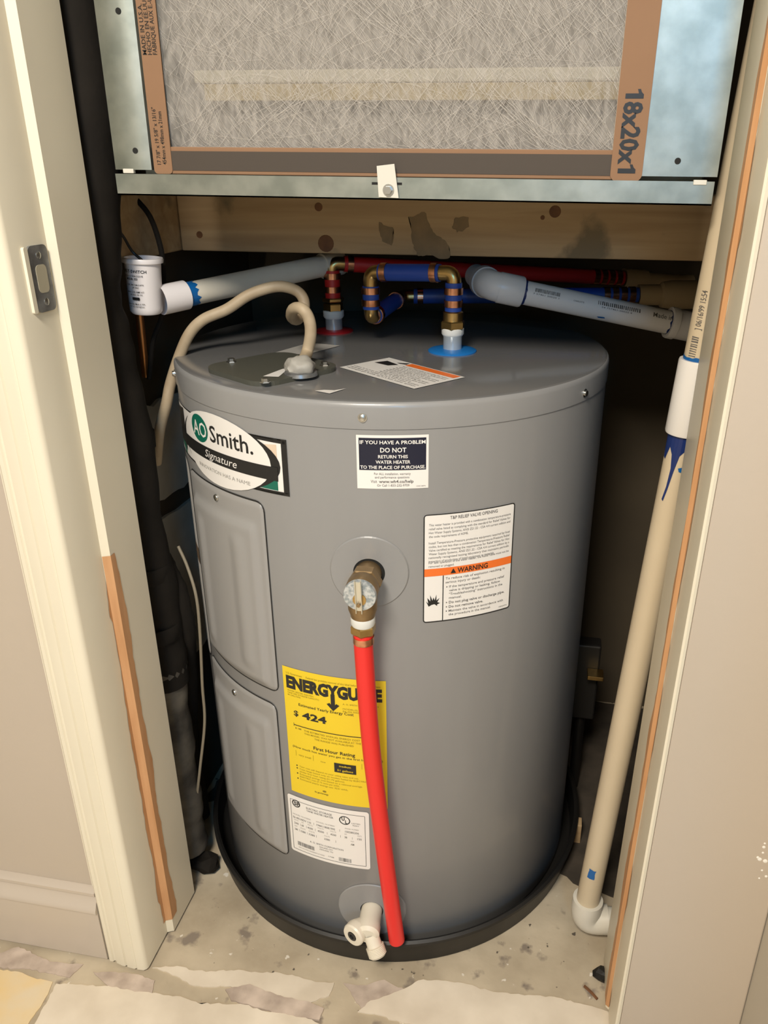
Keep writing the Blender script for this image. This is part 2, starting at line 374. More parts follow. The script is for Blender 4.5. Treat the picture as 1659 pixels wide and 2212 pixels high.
def raw_strip(name, prof, y0f, y1f, z0, z1, parent, seed, sgn):
    """bare wood where the paint has gone, following the step in the jamb; prof = ((x,y) front of step, (x,y) back of step)"""
    rnd = random.Random(seed); b = bmesh.new(); n = int((z1-z0)/.010); rows = []; a = c = 0
    (xa, ya), (xb, yb) = prof; o = .0006*sgn
    for i in range(n+1):
        z = z0+(z1-z0)*i/n; a = .8*a+rnd.uniform(-.0011, .0011)-(.004 if rnd.random() < .02 else 0); c = .85*c+rnd.uniform(-.0018, .0018)
        y0, y1 = min(ya-.0003, y0f(z)+a), max(yb+.0003, y1f(z)+c)
        rows.append([b.verts.new(p) for p in ((xa+o, y0, z), (xa+o, ya-.0004, z), (xb+o, yb-.0004, z), (xb+o, y1, z))])
    for A, B in zip(rows, rows[1:]):
        for k in range(3): b.faces.new((A[k], A[k+1], B[k+1], B[k]))
    return obj(name, b, RAWW, parent)
def lerp(a, b, t): return a+(b-a)*max(0, min(1, t))
raw_strip('stripped_wood', ((-.517, .758), (-.508, .762)), lambda z: lerp(.758, .7515, (.60-z)/.25), lambda z: lerp(.763, .775, (.66-z)/.10), .03, .64, t1, 5, 1)
raw_strip('stripped_wood', ((.140, .757), (.136, .7605)), lambda z: .7555+.0015*math.sin(z*7)+.0015*math.sin(z*23), lambda z: .770+.004*math.sin(z*5+1)+.003*math.sin(z*31), .01, 1.75, t2, 6, -1)
# the right jamb stands slightly out of plumb
for o_ in [t2, bpy.data.objects['wall_right']]+list(t2.children):
    for v in o_.data.vertices:
        if v.co.x < .2: v.co.x += .0115*(v.co.z-.55)
# strike plate on the left jamb
zc = .962; yc = .738
sp = obj('strike_plate', prism([(y, z) for y, z in rrect(-.0155, -.032, .0155, .032, .006)], (-.517, yc, zc), (0, 1, 0), (0, 0, 1), (1, 0, 0), .0, .0022), DSTEEL, t1, 40)
obj('latch_opening', prism(rrect(-.0085, -.0135, .0085, .0135, .005), (-.517, yc, zc), (0, 1, 0), (0, 0, 1), (1, 0, 0), .0, .0027), mat('latch_recess', (.42, .38, .28), .6), sp, 40)
for dz in (-.0225, .0225): obj('screw', lathe([(.0036, 0), (.0036, .0006), (.0022, .0012), (0, .0012)], (-.5149, yc, zc+dz), (1, 0, 0), 14), STEEL, sp, 40)
obj('plate_lip', prism(rrect(-.003, -.0315, .003, .0315, .002), (-.517, yc-.0195, zc), (0, 1, 0), (0, 0, 1), (1, 0, 0), 0, .003), CREAM, sp, 40)
# baseboard on the left wall, wrapping the outside corner
bbp = [(0, .006), (-.012, .006), (-.012, .098), (-.0155, .1005), (-.0155, .105), (-.013, .110), (-.0085, .119), (-.0075, .127), (-.0105, .130), (-.0105, .135), (-.003, .139), (0, .139)]
def baseboard():
    b = bmesh.new(); path = [((-.582, .712), (0, 1)), ((-.762, .712), (.7071*1.414, .7071*1.414)), ((-.762, 1.3), (1, 0))]
    rings = [[b.verts.new((p[0]+o*n[0], p[1]+o*n[1], z)) for o, z in bbp] for p, n in path]
    for A, B in zip(rings, rings[1:]):
        for i in range(len(bbp)): j = (i+1) % len(bbp); b.faces.new((A[i], A[j], B[j], B[i]))
    b.faces.new(rings[0]); b.faces.new(rings[-1][::-1]); return b
struct('baseboard_left', baseboard(), mat('baseboard_gloss', (.52, .45, .375), .22), smooth=30)
# window at the back of the hall and ceiling lamp
wn = struct('window_1', box(.20, .64, -1.65, -1.62, 1.28, 1.96), mat('window_frame_white', (.8, .8, .78), .4))
obj('pane', box(.24, .60, -1.62, -1.617, 1.32, 1.92), mat('window_glass', (.2, .3, .4), .05), wn)
lamp = thing('ceiling_lamp', 'round pendant ceiling lamp in the hall outside the closet', 'lamp', (-.26, -.60, H))
obj('base', lathe([(0, 0), (.07, 0), (.07, -.02), (.05, -.03), (0, -.03)], (0, 0, 0)), CLIPM, lamp, 40)
obj('stem', rod((0, 0, -.30), (0, 0, -.02), .008, 12), CLIPM, lamp, 40)
obj('shade', lathe([(0, -.28), (.10, -.285), (.20, -.31), (.245, -.345), (.245, -.352), (.19, -.32), (.10, -.297), (0, -.292)], (0, 0, 0)), mat('lamp_glass', (.85, .8, .7), .4), lamp, 40)

# ---------------------------------------------------------------- timber under the air handler
bm1 = thing('support_beam', 'knotty pine beam spanning the closet under the air handler', 'beam')
obj('board', box(-.5385, .2995, 1.10, 1.138, .9555, 1.0335, .002), PINE, bm1)
for u, v, r in ((704, 526, .012), (1199, 457, .008), (688, 447, .006), (431, 507, .005), (1172, 470, .003)):
    p = at(u, v, 1.1); obj('knot', lathe([(r, -.001), (r*.9, .0006), (0, .0008)], (p.x, 1.1, p.z), (0, -1, 0), 18), KNOT, bm1)
def blot(P, seed, m=STAIN):
    q = [(at(u, v, 1.1).x, at(u, v, 1.1).z) for u, v in P]
    b = prism(ragged(ragged(q, .003, .008, seed), .0012, .003, seed+9), (0, 1.1, 0), (1, 0, 0), (0, 0, 1), (0, -1, 0), 0, .0004); bmesh.ops.triangulate(b, faces=b.faces); return obj('stain', b, m, bm1)
blot([(880, 470), (915, 458), (935, 500), (960, 520), (972, 556), (905, 552), (890, 520)], 2)
blot([(985, 470), (1012, 468), (1016, 492), (985, 502), (975, 490)], 3)
blot([(820, 478), (850, 490), (845, 530), (826, 520)], 4)
settle(bm1, (-.12, 1.12, .9555))
bm2 = thing('support_beam', 'short pine side beam at the left wall beside the copper pipe', 'beam')
obj('board', box(-.5845, -.540, .93, 1.455, .9555, 1.0335, .002), PINE, bm2)
settle(bm2, (-.56, 1.2, .9555))

# ---------------------------------------------------------------- air handler and its filter
YF = .84
ah = thing('air_handler', 'galvanized steel air handler cabinet hung above the water heater', 'air handler')
XL, XR = -.478, .1315
def at_f(u, v, y=YF): p = at(u, v, y); return p.x, p.z
ZB, ZT2, ZTOP = 1.0345, 1.0555, 1.80
def channel():
    b = box(XL, XR, YF, YF+.0015, ZB, ZT2); box(XL, XR, YF, YF+.06, ZB, ZB+.0015, bm=b); box(XL, XR, YF+.004, YF+.06, ZT2-.0015, ZT2-.0005, bm=b); return b
obj('bottom_channel', channel(), GALV, ah)
obj('cabinet', box(XL+.001, XR-.001, YF+.062, 1.40, ZB, ZTOP, .002), GALV, ah)
xl0, xl1 = -.4785, at_f(325, 371)[0]; xr0, xr1 = at_f(1383, 383)[0], .1335
def flange(x0, x1, curve):
    b = bmesh.new(); n = 10; prof = []
    for i in range(n+1):
        t = i/n; x = x0+(x1-x0)*t; y = YF+.003-(.0035*math.sin(PI*t) if curve else 0); prof.append((x, y))
    back = [(x, y+.0012) for x, y in prof[::-1]]
    pts = prof+[(prof[-1][0], YF+.06), (prof[-1][0]-.001 if not curve else prof[-1][0]-.001, YF+.06)]+back+[]
    return extrude_xy(pts, ZT2+.004, ZTOP, b)
fl = obj('side_flange', flange(xl0, xl1, True), GALV, ah, 30)
b = box(xr0, xr1, YF+.003, YF+.0045, ZT2+.004, ZTOP); box(xr0, xr0+.0012, YF+.0045, YF+.06, ZT2+.004, ZTOP, bm=b); box(xr1-.0012, xr1, YF+.0045, YF+.06, ZT2+.004, ZTOP, bm=b)
fr = obj('side_flange', b, GALV, ah)
HOLE = mat('dark_hole', (.006, .006, .005), .8)
for (u, v), pr, yy in (((253, 30), fl, YF-.0004), ((292, 331), fl, YF-.0002), ((1464, 342), fr, YF+.0029)):
    p = at(u, v, yy); obj('screw_hole', lathe([(.0029, -.002), (.0029, .0003), (0, .0003)], (p.x, yy, p.z), (0, -1, 0), 14), HOLE, pr)
for u, v in ((277, 375), (1513, 388)):
    p = at(u, v, YF-.001); obj('tab', box(p.x-.006, p.x+.006, YF-.001, YF+.004, p.z-.0022, p.z+.0022, .0006), CLIPM, ah)
# retaining clip
p0, p1, p2, p3 = [at_f(u, v, YF-.004) for u, v in ((813, 359), (851, 354), (861, 428), (818, 426))]
clip = obj('retaining_clip', prism([p3, p2, p1, p0], (0, 0, 0), (1, 0, 0), (0, 0, 1), (0, 1, 0), YF-.004, YF-.0028), CLIPM, ah)
p = at(839, 411, YF-.004); obj('screw', hexnut((p.x, YF-.004, p.z), (p.x, YF-.0085, p.z), .0042), STEEL, clip)
obj('washer', lathe([(.0058, 0), (.0058, .0008), (0, .0008)], (p.x, YF-.004, p.z), (0, -1, 0), 16), STEEL, clip)
obj('slot', box(at(803, 396, YF).x, at(868, 396, YF).x, YF-.0004, YF+.0005, at(803, 397, YF).z-.001, at(803, 394, YF).z), HOLE, ah)
# what shows dimly through the filter: coil face and drain pan lip
COILM = mat('coil_face', (.42, .385, .34), .7, noise=.2, nscale=30, col2=(.36, .33, .29), stretch=(1, 1, 8))
obj('coil_face', box(-.425, .06, YF+.0555, YF+.0605, ZT2, ZTOP), COILM, ah)
zA, zB_, zC = at(850, 148, YF+.035).z, at(850, 178, YF+.035).z, at(850, 216, YF+.035).z
obj('drain_pan_lip', box(-.395, .052, YF+.034, YF+.052, zB_, zA, .002), mat('pan_lip_white', (.95, .88, .68), .5), ah)
obj('drain_pan_face', box(-.385, .052, YF+.036, YF+.052, zC, zB_-.0005), mat('pan_face_yellow', (.72, .56, .26), .6), ah)
settle(ah, (-.17, 1.12, ZB))

filt = thing('air_filter', 'cardboard framed white fibreglass air filter in the air handler', 'air filter')
fx0, fx1 = at_f(332, 375)[0], at_f(1386, 388)[0]
fz0, fz1 = ZT2+.0005, ZT2+.454
FY = YF+.0035
SW = .0205; RW = .0295
obj('side_strip', prism(rrect(fx0, fz0, fx0+SW, fz1, .004), (0, 0, 0), (1, 0, 0), (0, 0, 1), (0, 1, 0), FY-.0012, FY), CARD, filt)
stR = obj('side_strip', prism(rrect(fx1-RW, fz0-.001, fx1, fz1, .006), (0, 0, 0), (1, 0, 0), (0, 0, 1), (0, 1, 0), FY-.0016, FY), CARD, filt)
stL = [c for c in filt.children][0]
BH = .026
bs = obj('bottom_strip', box(fx0+.003, fx1-.003, FY, FY+.020, fz0, fz0+BH, .0008), CARD, filt)
obj('dark_face', box(fx0+SW, fx1-RW, FY-.0005, FY+.0005, fz0+.0035, fz0+BH-.004), CARDD, bs)
obj('top_strip', box(fx0+.003, fx1-.003, FY, FY+.020, fz1-BH, fz1, .0008), CARD, filt)
def media_material():
    m = bpy.data.materials.new('filter_media'); m.use_nodes = True; nt = m.node_tree; b = nt.nodes['Principled BSDF']; b.inputs['Roughness'].default_value = .8
    L = nt.links.new; tc = nt.nodes.new('ShaderNodeTexCoord'); n = nt.nodes.new('ShaderNodeTexNoise'); n.inputs['Scale'].default_value = 60; n.inputs['Detail'].default_value = 6
    mp = nt.nodes.new('ShaderNodeMapping'); mp.inputs['Rotation'].default_value = (0, .9, 0); mp.inputs['Scale'].default_value = (3, 1, 1); L(tc.outputs['Object'], mp.inputs[0]); L(mp.outputs[0], n.inputs[0])
    r = nt.nodes.new('ShaderNodeValToRGB'); r.color_ramp.elements[0].position = .32; r.color_ramp.elements[1].position = .66
    r.color_ramp.elements[0].color = (.31, .285, .255, 1); r.color_ramp.elements[1].color = (.47, .435, .39, 1); L(n.outputs[0], r.inputs[0]); L(r.outputs[0], b.inputs['Base Color'])
    r2 = nt.nodes.new('ShaderNodeMapRange'); r2.inputs[1].default_value = .3; r2.inputs[2].default_value = .7; r2.inputs[3].default_value = .22; r2.inputs[4].default_value = .52
    L(n.outputs[0], r2.inputs[0]); L(r2.outputs[0], b.inputs['Alpha']); return m
med = obj('filter_media', box(fx0+SW*.6, fx1-RW*.6, FY+.004, FY+.006, fz0+BH*.8, fz1-BH*.8), media_material(), filt)
def strands():
    rnd = random.Random(11); V = []; Fc = []
    x0, x1, z0, z1 = fx0+SW, fx1-RW, fz0+BH, 1.30
    for i in range(2200):
        x, z = rnd.uniform(x0, x1), rnd.uniform(z0-.02, z1); k = rnd.random()
        a = math.radians(rnd.gauss(-50, 9) if k < .62 else (rnd.gauss(48, 14) if k < .85 else rnd.uniform(0, 180)))
        Ln = rnd.uniform(.03, .10); w_ = rnd.uniform(.00004, .00011); cur = rnd.gauss(0, 1.6); y = FY+rnd.uniform(.0012, .0038); px_, pz_ = x, z; pts = []
        for s in range(7):
            pts.append((px_, pz_, a)); px_ += math.cos(a)*Ln/6; pz_ += math.sin(a)*Ln/6; a += cur*Ln/6*2
        pts = [(min(max(p[0], x0), x1), min(max(p[1], z0), z1+.06), p[2]) for p in pts]
        n0 = len(V)
        for p in pts:
            nx, nz = -math.sin(p[2])*w_, math.cos(p[2])*w_
            V += [(p[0]+nx, y, p[1]+nz), (p[0]-nx, y, p[1]-nz)]
        Fc += [(n0+2*j, n0+2*j+1, n0+2*j+3, n0+2*j+2) for j in range(6)]
    return V, [], Fc
tag(obj('fibre_strands', strands(), mat('glass_fibre', (.50, .46, .41), .6), med), kind='stuff')
# print on the filter frame
def print_xz(name, bm, y, parent, m=INK):
    for v in bm.verts: v.co = (v.co.x, y, v.co.y)
    return sheet(name, bm, m, parent)
b = bmesh.new(); tz0, tz1 = at(1350, 372, FY).z, at(1372, 192, FY).z; xm = fx1-RW/2
LT = tz1-tz0; text2(b, '8x20x', LT*.12, LT*.875, -.0082, .0082, bold=.032)
for x1_ in (.085, .985):
    X1 = LT*x1_; poly2(b, [(X1-.0042, -.0082), (X1, -.0082), (X1, .0082), (X1-.0034, .0082), (X1-.0052, .0062), (X1-.0078, .0050), (X1-.0078, .0024), (X1-.0042, .0036)])
rot2(b, -PI/2)
for v in b.verts: v.co.x += xm; v.co.y += tz1
print_xz('size_lettering', b, FY-.0019, stR)
def up_text(lines, x0, dx, h, z0, z1):
    b = bmesh.new()
    for i, (s, f) in enumerate(lines):
        c = bmesh.new(); text2(c, s, 0, (z1-z0)*f, 0, h, bold=.005); rot2(c, PI/2)
        for v in c.verts: v.co.x += x0+dx*i; v.co.y += z0
        me = bpy.data.meshes.new('x'); c.to_mesh(me); c.free(); b.from_mesh(me); bpy.data.meshes.remove(me)
    return b
print_xz('small_print', up_text([('17 7/8" x 19 5/8" x 13/16"', 1), ('454mm x 498mm x 21mm', .93)], fx0+.0085, .0062, .0042, at(350, 360, FY).z, at(330, 237, FY).z), FY-.0015, stL)
print_xz('small_print', up_text([('MADE IN U.S.A.', .92), ('HECHO EN EE.UU.', 1), ('FABRIQUE AUX E.-U.', 1.05)], fx0+.006, .0055, .0044, at(318, 124, FY).z, at(300, 4, FY).z), FY-.0015, stL)
settle(filt, ((fx0+fx1)/2, FY+.01, fz0))
for o in (ah, filt): o.rotation_euler.y = math.radians(.5)

# ---------------------------------------------------------------- water heater
TX, TY, R = -.2295, 1.0815, .2945
wh = thing('water_heater', 'grey electric storage water heater standing in a black drain pan', 'water heater')
ZT = .838
RAD = math.radians
def on(th, z, off=0): a = RAD(th); return Vector((TX+(R+off)*math.sin(a), TY-(R+off)*math.cos(a), z))
def nrm(th): a = RAD(th); return Vector((math.sin(a), -math.cos(a), 0))
jacket = obj('jacket', lathe([(0, .008), (R-.004, .008), (R, .014), (R, .8085)], (TX, TY, 0), seg=128), TANK, wh, 40)
lid = obj('top_lid', lathe([(R-.003, .8075), (R+.0012, .8075), (R+.0014, .8305), (R+.0006, .8345), (R-.0015, .8368), (R-.005, ZT), (R*.5, ZT+.0004), (0, ZT+.0006)], (TX, TY, 0), seg=128), LID, wh, 60)
lid.data.materials.append(TANK)
for p_ in lid.data.polygons: p_.material_index = 1 if abs(p_.normal.z) < .93 else 0
def _tw(bm, off, step):
    if step and bm.verts:
        bmesh.ops.triangulate(bm, faces=[f for f in bm.faces if len(f.verts) > 4])
        xs = [v.co.x for v in bm.verts]; x = math.floor(min(xs)/step)*step+step
        while x < max(xs):
            bmesh.ops.bisect_plane(bm, geom=bm.verts[:]+bm.edges[:]+bm.faces[:], plane_co=(x, 0, 0), plane_no=(1, 0, 0)); x += step
    for v in bm.verts:
        a = v.co.x/R; v.co = (TX+(R+off+v.co.z)*math.sin(a), TY-(R+off+v.co.z)*math.cos(a), v.co.y)
    return bm
class Label:
    """a sticker on the tank: u,v run 0..1 over its sheet, v downwards"""
    def __init__(s, name, th0, th1, z0, z1, m, r=0, parent=wh, label=None):
        s.x0, s.x1, s.z0, s.z1 = RAD(th0)*R, RAD(th1)*R, z0, z1; b = bmesh.new(); poly2(b, rrect(s.x0, z0, s.x1, z1, r))
        s.o = sheet(name, _tw(b, .0005, .006), m, parent); s.layers = {}
        if label: s.o['label'] = label
    def X(s, u): return s.x0+(s.x1-s.x0)*u
    def Z(s, v): return s.z1-(s.z1-s.z0)*v
    def bm(s, key): return s.layers.setdefault(key, bmesh.new())
    def text(s, key, t, u0, u1, v0, v1, **k): text2(s.bm(key), t, s.X(u0), s.X(u1), s.Z(v1), s.Z(v0), **k)
    def rect(s, key, u0, u1, v0, v1): poly2(s.bm(key), [(s.X(u0), s.Z(v1)), (s.X(u1), s.Z(v1)), (s.X(u1), s.Z(v0)), (s.X(u0), s.Z(v0))])
    def poly(s, key, P): poly2(s.bm(key), [(s.X(u), s.Z(v)) for u, v in P])
    def ring(s, key, u0, u1, v0, v1, t, r):
        a, c = rrect(s.X(u0), s.Z(v1), s.X(u1), s.Z(v0), r), rrect(s.X(u0)+t, s.Z(v1)+t, s.X(u1)-t, s.Z(v0)-t, max(r-t, .0004)); b = s.bm(key)
        A = [b.verts.new((*p, 0)) for p in a]; B = [b.verts.new((*p, 0)) for p in c]
        for i in range(len(A)): j = (i+1) % len(A); b.faces.new((A[i], A[j], B[j], B[i]))
    def oval(s, key, u, v, ru, rv, **k): s.poly(key, [(a, c) for a, c in ellipse(u, v, ru, -rv, **k)])
    def done(s):
        for i, (key, b) in enumerate(s.layers.items()): sheet(key[0], _tw(b, .0008+.00025*key[2], .006), key[1], s.o)
PR = lambda m, lvl=0, n='lettering': (n, m, lvl)
# brand label
L1 = Label('brand_label', -60.5, -11.7, .7205, .7885, PAPERW, label='white oval brand sticker with black band')
K = PR(INK, 0, 'black_print'); W1 = PR(PAPERW, 1, 'white_print'); K2 = PR(INK, 2, 'black_print'); W3 = PR(PAPERW, 3, 'lettering'); G = PR(GREEN, 0, 'green_print'); G2 = PR(GREEN, 2, 'green_print')
L1.ring(K, 0, 1, 0, 1, .0022, .001); L1.rect(K, 0.93, 1, 0.0, .03)
L1.poly(K, [(.3, -.0), (1, -.0), (1, .085), (.3, .03)]); L1.poly(K, [(.97, .0), (1, .0), (1, 1), (.97, 1)]); L1.poly(K, [(.6, .94), (1, .94), (1, 1), (.6, 1)])
L1.poly(K, [(.03, .12), (.16, .06), (.16, .9), (.09, .7), (.03, .62)])
L1.poly(PR(GREEN, 0, 'green_corner'), [(.03, .62), (.14, .74), (.14, 1), (.03, .86)])
L1.poly(G, [(.60, .93), (.78, .75), (.94, .75), (.94, .93)])
L1.poly(PR(CREAMP, 0, 'cream_print'), [(.80, .17), (.945, .11), (.945, .5), (.86, .5)])
L1.oval(PR(INK, 1, 'black_print'), .56, .50, .40, .60)
W2 = PR(PAPERW, 2, 'white_oval'); L1.oval(W2, .55, .50, .36, .665)
L1.rect(PR(INK, 3, 'black_band'), .06, .945, .51, .755)
L1.oval(PR(GREEN, 3, 'green_disc'), .40, .215, .088, .255, n=28)
L1.text(PR(PAPERW, 4), 'AO', .335, .475, .08, .35, bold=.008)
L1.text(PR(INK, 3, 'lettering'), 'Smith.', .505, .815, .06, .36, bold=.012)
L1.text(PR(PAPERW, 4), 'Signature', .44, .70, .555, .70, shear=.25)
L1.text(PR(INKL, 3), 'INNOVATION HAS A NAME', .36, .78, .88, .95)
L1.done()
# second sticker far round on the left flank
L5 = Label('flank_label', -100, -53.8, .40, .712, PAPERW, .02, label='white sticker wrapped round the left flank')
L5.ring(PR(INK, 0, 'border'), 0, 1, 0, 1, .003, .02); L5.rect(PR(mat('brown_print', (.16, .10, .06), .5), 0, 'brown_band'), .3, .98, .42, .50); L5.done()
# notice label
L2 = Label('notice_label', 4.1, 19.4, .739, .801, PAPERW, label='small white notice sticker with navy block')
L2.rect(PR(NAVY, 0, 'navy_block'), .035, .965, .05, .645)
Wt = PR(PAPERW, 1)
for t, a, c, v0, v1 in (('IF YOU HAVE A PROBLEM', .05, .955, .095, .16), ('DO NOT', .33, .69, .225, .31), ('RETURN THIS', .30, .71, .36, .42), ('WATER HEATER', .265, .745, .46, .52), ('TO THE PLACE OF PURCHASE.', .05, .955, .56, .62)): L2.text(Wt, t, a, c, v0, v1, bold=.018)
Kt = PR(INKG, 0)
for t, a, c, v0, v1, bo in (('For ALL installation, warranty', .24, .75, .69, .735, 0), ('and performance questions', .25, .73, .755, .80, 0), ('Visit', .19, .28, .83, .885, 0), ('www.wh4.co/help', .305, .79, .83, .885, .02), ('Or Call 1-833-232-9709', .28, .73, .91, .955, 0), ('100516876', .83, .96, .945, .965, 0)): L2.text(Kt, t, a, c, v0, v1, bold=bo)
L2.done()
# relief valve warning label
L3 = Label('warning_label', 18.4, 40.6, .565, .7065, PAPERW, .004, label='white warning sticker with orange bar')
L3.ring(PR(INK, 0, 'border'), 0, 1, 0, 1, .0014, .004)
L3.rect(PR(ORANGE, 0, 'orange_bar'), .012, .988, .490, .560)
L3.rect(PR(INK, 0, 'border'), .205, .215, .56, .99)
L3.text(Kt, 'T&P RELIEF VALVE OPENING', .27, .79, .028, .056, bold=.012)
def para(lab, key, lines, u0, u1, v0, dv, h, bold=0):
    for i, s in enumerate(lines):
        f = 1
        if isinstance(s, tuple): s, f = s
        lab.text(key, s, u0, u0+(u1-u0)*f, v0+dv*i, v0+dv*i+h, bold=bold)
para(L3, Kt, ['This water heater is provided with a combination temperature-pressure', 'relief valve listed as complying with the standard for Relief Valves for', 'Hot Water Supply Systems, ANSI Z21.22 - CSA 4.4 current edition and', ('the code requirements of ASME.', .46)], .055, .95, .085, .034, .020)
para(L3, Kt, ['Install Temperature-Pressure protective equipment required by local', 'codes, but not less than a combination Temperature-Pressure Relief', 'Valve certified as meeting the requirements for Relief Valves for Hot', 'Water Supply Systems, ANSI Z21.22 - CSA 4.4 current edition by a', 'nationally recognized testing laboratory that maintains periodic', ('inspection of production of listed equipment or materials.', .80)], .055, .95, .245, .033, .020)
para(L3, Kt, ['For safe operation of the water heater, the Relief Valve must not be', ('removed or plugged.', .30)], .055, .95, .425, .033, .019)
L3.text(PR(INK, 1), 'WARNING', .36, .70, .503, .548, bold=.02); L3.poly(PR(INK, 1), [(.285, .548), (.345, .548), (.315, .503)])
para(L3, Kt, [('To reduce risk of explosion resulting in', 1), ('serious injury or death:', .57)], .235, .91, .580, .036, .022, .004)
para(L3, Kt, [('If the temperature and pressure relief', 1), ('valve is dripping or leaking, follow', .92), ('"Troubleshooting" instructions in the', .97), ('manual.', .22)], .275, .91, .660, .036, .022, .004)
para(L3, Kt, ['Do not plug valve or discharge pipe.', ('Do not remove valve.', .60)], .275, .92, .810, .042, .024, .014)
para(L3, Kt, ['Maintain the valve in accordance with', ('the procedure in the manual.', .76)], .275, .91, .893, .036, .022, .004)
for v in (.672, .822, .864, .905): L3.oval(Kt, .25, v, .007, .006, n=10)
L3.text(Kt, '100304773', .86, .96, .958, .97)
st = []
rnd = random.Random(5); spikes = [200, 178, 158, 138, 116, 96, 74, 52, 30, 8, -18]; cu, cv = .105, .80
st = [(.04, .805)]
for i, (du, dv) in enumerate([(-.075, -.02), (-.05, .005), (-.06, -.05), (-.028, -.015), (-.03, -.075), (-.006, -.02), (.004, -.05), (.018, -.022), (.035, -.075), (.036, -.018), (.07, -.04), (.045, -.002), (.075, .008), (.045, .02)]): st.append((cu+du, cv+dv+.01))
st += [(.15, .845), (.12, .825), (.09, .83), (.06, .845)]
L3.poly(PR(INK, 0, 'burst'), st[1:])
L3.done()
# energy label
L4 = Label('energy_label', -17.4, 9.6, .2775, .483, PAPERY, label='yellow energy rating sticker')
KB = PR(INK, 0); KY = PR(INKY, 0, 'small_print')
L4.text(KB, 'ENERGYGUIDE', .035, .965, .066, .150, bold=.058)
L4.rect(KB, .487, .527, .13, .225); L4.poly(KB, [(.445, .208), (.475, .197), (.507, .225), (.539, .197), (.569, .208), (.507, .255)])
L4.text(KY, 'U.S. Government', .04, .21, .036, .05); L4.text(KY, 'Federal law prohibits removal of this label before consumer purchase', .25, .95, .036, .05)
para(L4, KY, ['WATER HEATER, ELECTRIC', ('TANK SIZE (STORAGE CAPACITY)', 1.18), ('38 GALLONS', .5)], .04, .32, .168, .017, .011)
para(L4, KY, ['A. O. SMITH CORPORATION', ('', 1), ('MODEL(S)', .42), ('E6-40L30DV 110', .7)], .60, .93, .185, .018, .011)
L4.text(KB, 'Estimated Yearly Energy Cost', .155, .70, .252, .272, bold=.010)
L4.text(KB, '$', .095, .145, .318, .358, bold=.02); L4.text(KB, '424', .185, .435, .313, .363, bold=.035)
L4.rect(KB, .085, .93, .430, .436); L4.rect(KB, .085, .089, .418, .445); L4.text(KB, '$ 188', .10, .165, .450, .462)
para(L4, KY, [('THE ESTIMATED ANNUAL ENERGY COST OF', 1), ('THIS MODEL WAS NOT AVAILABLE AT THE TIME', 1.05), ], .195, .80, .452, .023, .013, .006)
L4.text(KY, 'THE RANGE WAS PUBLISHED', .30, .69, .499, .512, bold=.006)
L4.text(KB, 'First Hour Rating', .285, .70, .565, .590, bold=.018)
L4.text(KB, '(How much hot water you get in the first hour of use)', .055, .96, .602, .618, bold=.004)
L4.rect(KB, .49, .705, .660, .735); W5 = PR(PAPERY, 1); L4.text(W5, 'medium', .54, .655, .672, .687, bold=.01); L4.text(W5, '51 gallons', .52, .675, .707, .722, bold=.01)
for u in (.085, .275, .76): L4.rect(KY, u, u+.003, .64, .685)
L4.text(KY, 'very small', .115, .25, .662, .676); L4.text(KY, 'low', .355, .405, .668, .68); L4.text(KY, 'high', .80, .87, .668, .68)
para(L4, KY, [('Your cost will depend on your utility rates and use.', .80), ('Cost range based only on models fueled by ELECTRIC, with', 1), ('similar first hour rating (51-74 gallons).', .62), ('Estimated energy cost based on a national average', .84), ('ELECTRIC cost of 12 cents per kWh.', .55), ('Estimated yearly energy use: 3531 kWh.', .66)], .115, .88, .758, .0215, .012)
for v in (.764, .786, .829, .872): L4.oval(KB, .088, v, .008, .0055, n=10)
L4.text(KB, 'ftc.gov/energy', .27, .415, .935, .947, bold=.01); L4.oval(KY, .375, .92, .02, .008, n=14)
L4.done()
# rating label
L6 = Label('rating_label', -19.0, 4.6, .1645, .2690, PAPERW, .004, label='white rating plate sticker with black border line')
L6.ring(PR(INK, 0, 'border'), .035, .955, .07, .95, .0006, .001)
L6.text(Kt, 'ELECTRIC STORAGE', .25, .57, .12, .15, bold=.006); L6.text(Kt, 'TANK WATER HEATER', .25, .585, .165, .195, bold=.006)
def oval_ring(lab, key, u, v, ru, rv, t):
    b = lab.bm(key); A = [b.verts.new((lab.X(a), lab.Z(c), 0)) for a, c in ellipse(u, v, ru, -rv, n=28)]; B = [b.verts.new((lab.X(a), lab.Z(c), 0)) for a, c in ellipse(u, v, ru-t, -(rv-t*1.1), n=28)]
    for i in range(28): j = (i+1) % 28; b.faces.new((A[i], A[j], B[j], B[i]))
oval_ring(L6, KB, .72, .185, .065, .072, .012); L6.text(KB, 'U', .685, .72, .13, .19, bold=.03); L6.text(KB, 'L', .725, .75, .18, .235, bold=.03)
L6.text(Kt, 'LISTED', .80, .90, .205, .225); L6.text(Kt, '925H', .81, .88, .24, .26)
oval_ring(L6, KB, .115, .125, .055, .062, .014); L6.text(KB, 'SP', .085, .165, .095, .155, bold=.03)
rows = [(.36, [('E6-40L30DV 110', .06, .30), ('1944118081995', .37, .60), ('100285206', .72, .88)]), (.46, [('240', .07, .13), ('60', .17, .20), ('4500', .25, .32), ('4500', .38, .46), ('4500', .54, .61), ('38', .71, .74), ('150', .86, .91)]), (.57, [('208', .07, .11), ('3380', .15, .22), ('3380', .26, .34), ('3380', .46, .53), ('AM', .78, .82)])]
for v, it in rows:
    for t, a, c in it: L6.text(Kt, t, a, c, v, v+.032, bold=.004); L6.text(PR(INKL, 0, 'small_print'), 'MODEL NUMBER' if len(t) > 5 else 'VOLTS', a, c, v-.05, v-.03)
for v, us in ((.36, (.335, .655)), (.46, (.155, .235, .35, .5, .66, .80)), (.57, (.13, .24, .36, .6))):
    for u in us: L6.rect(Kt, u, u+.003, v-.005, v+.035)
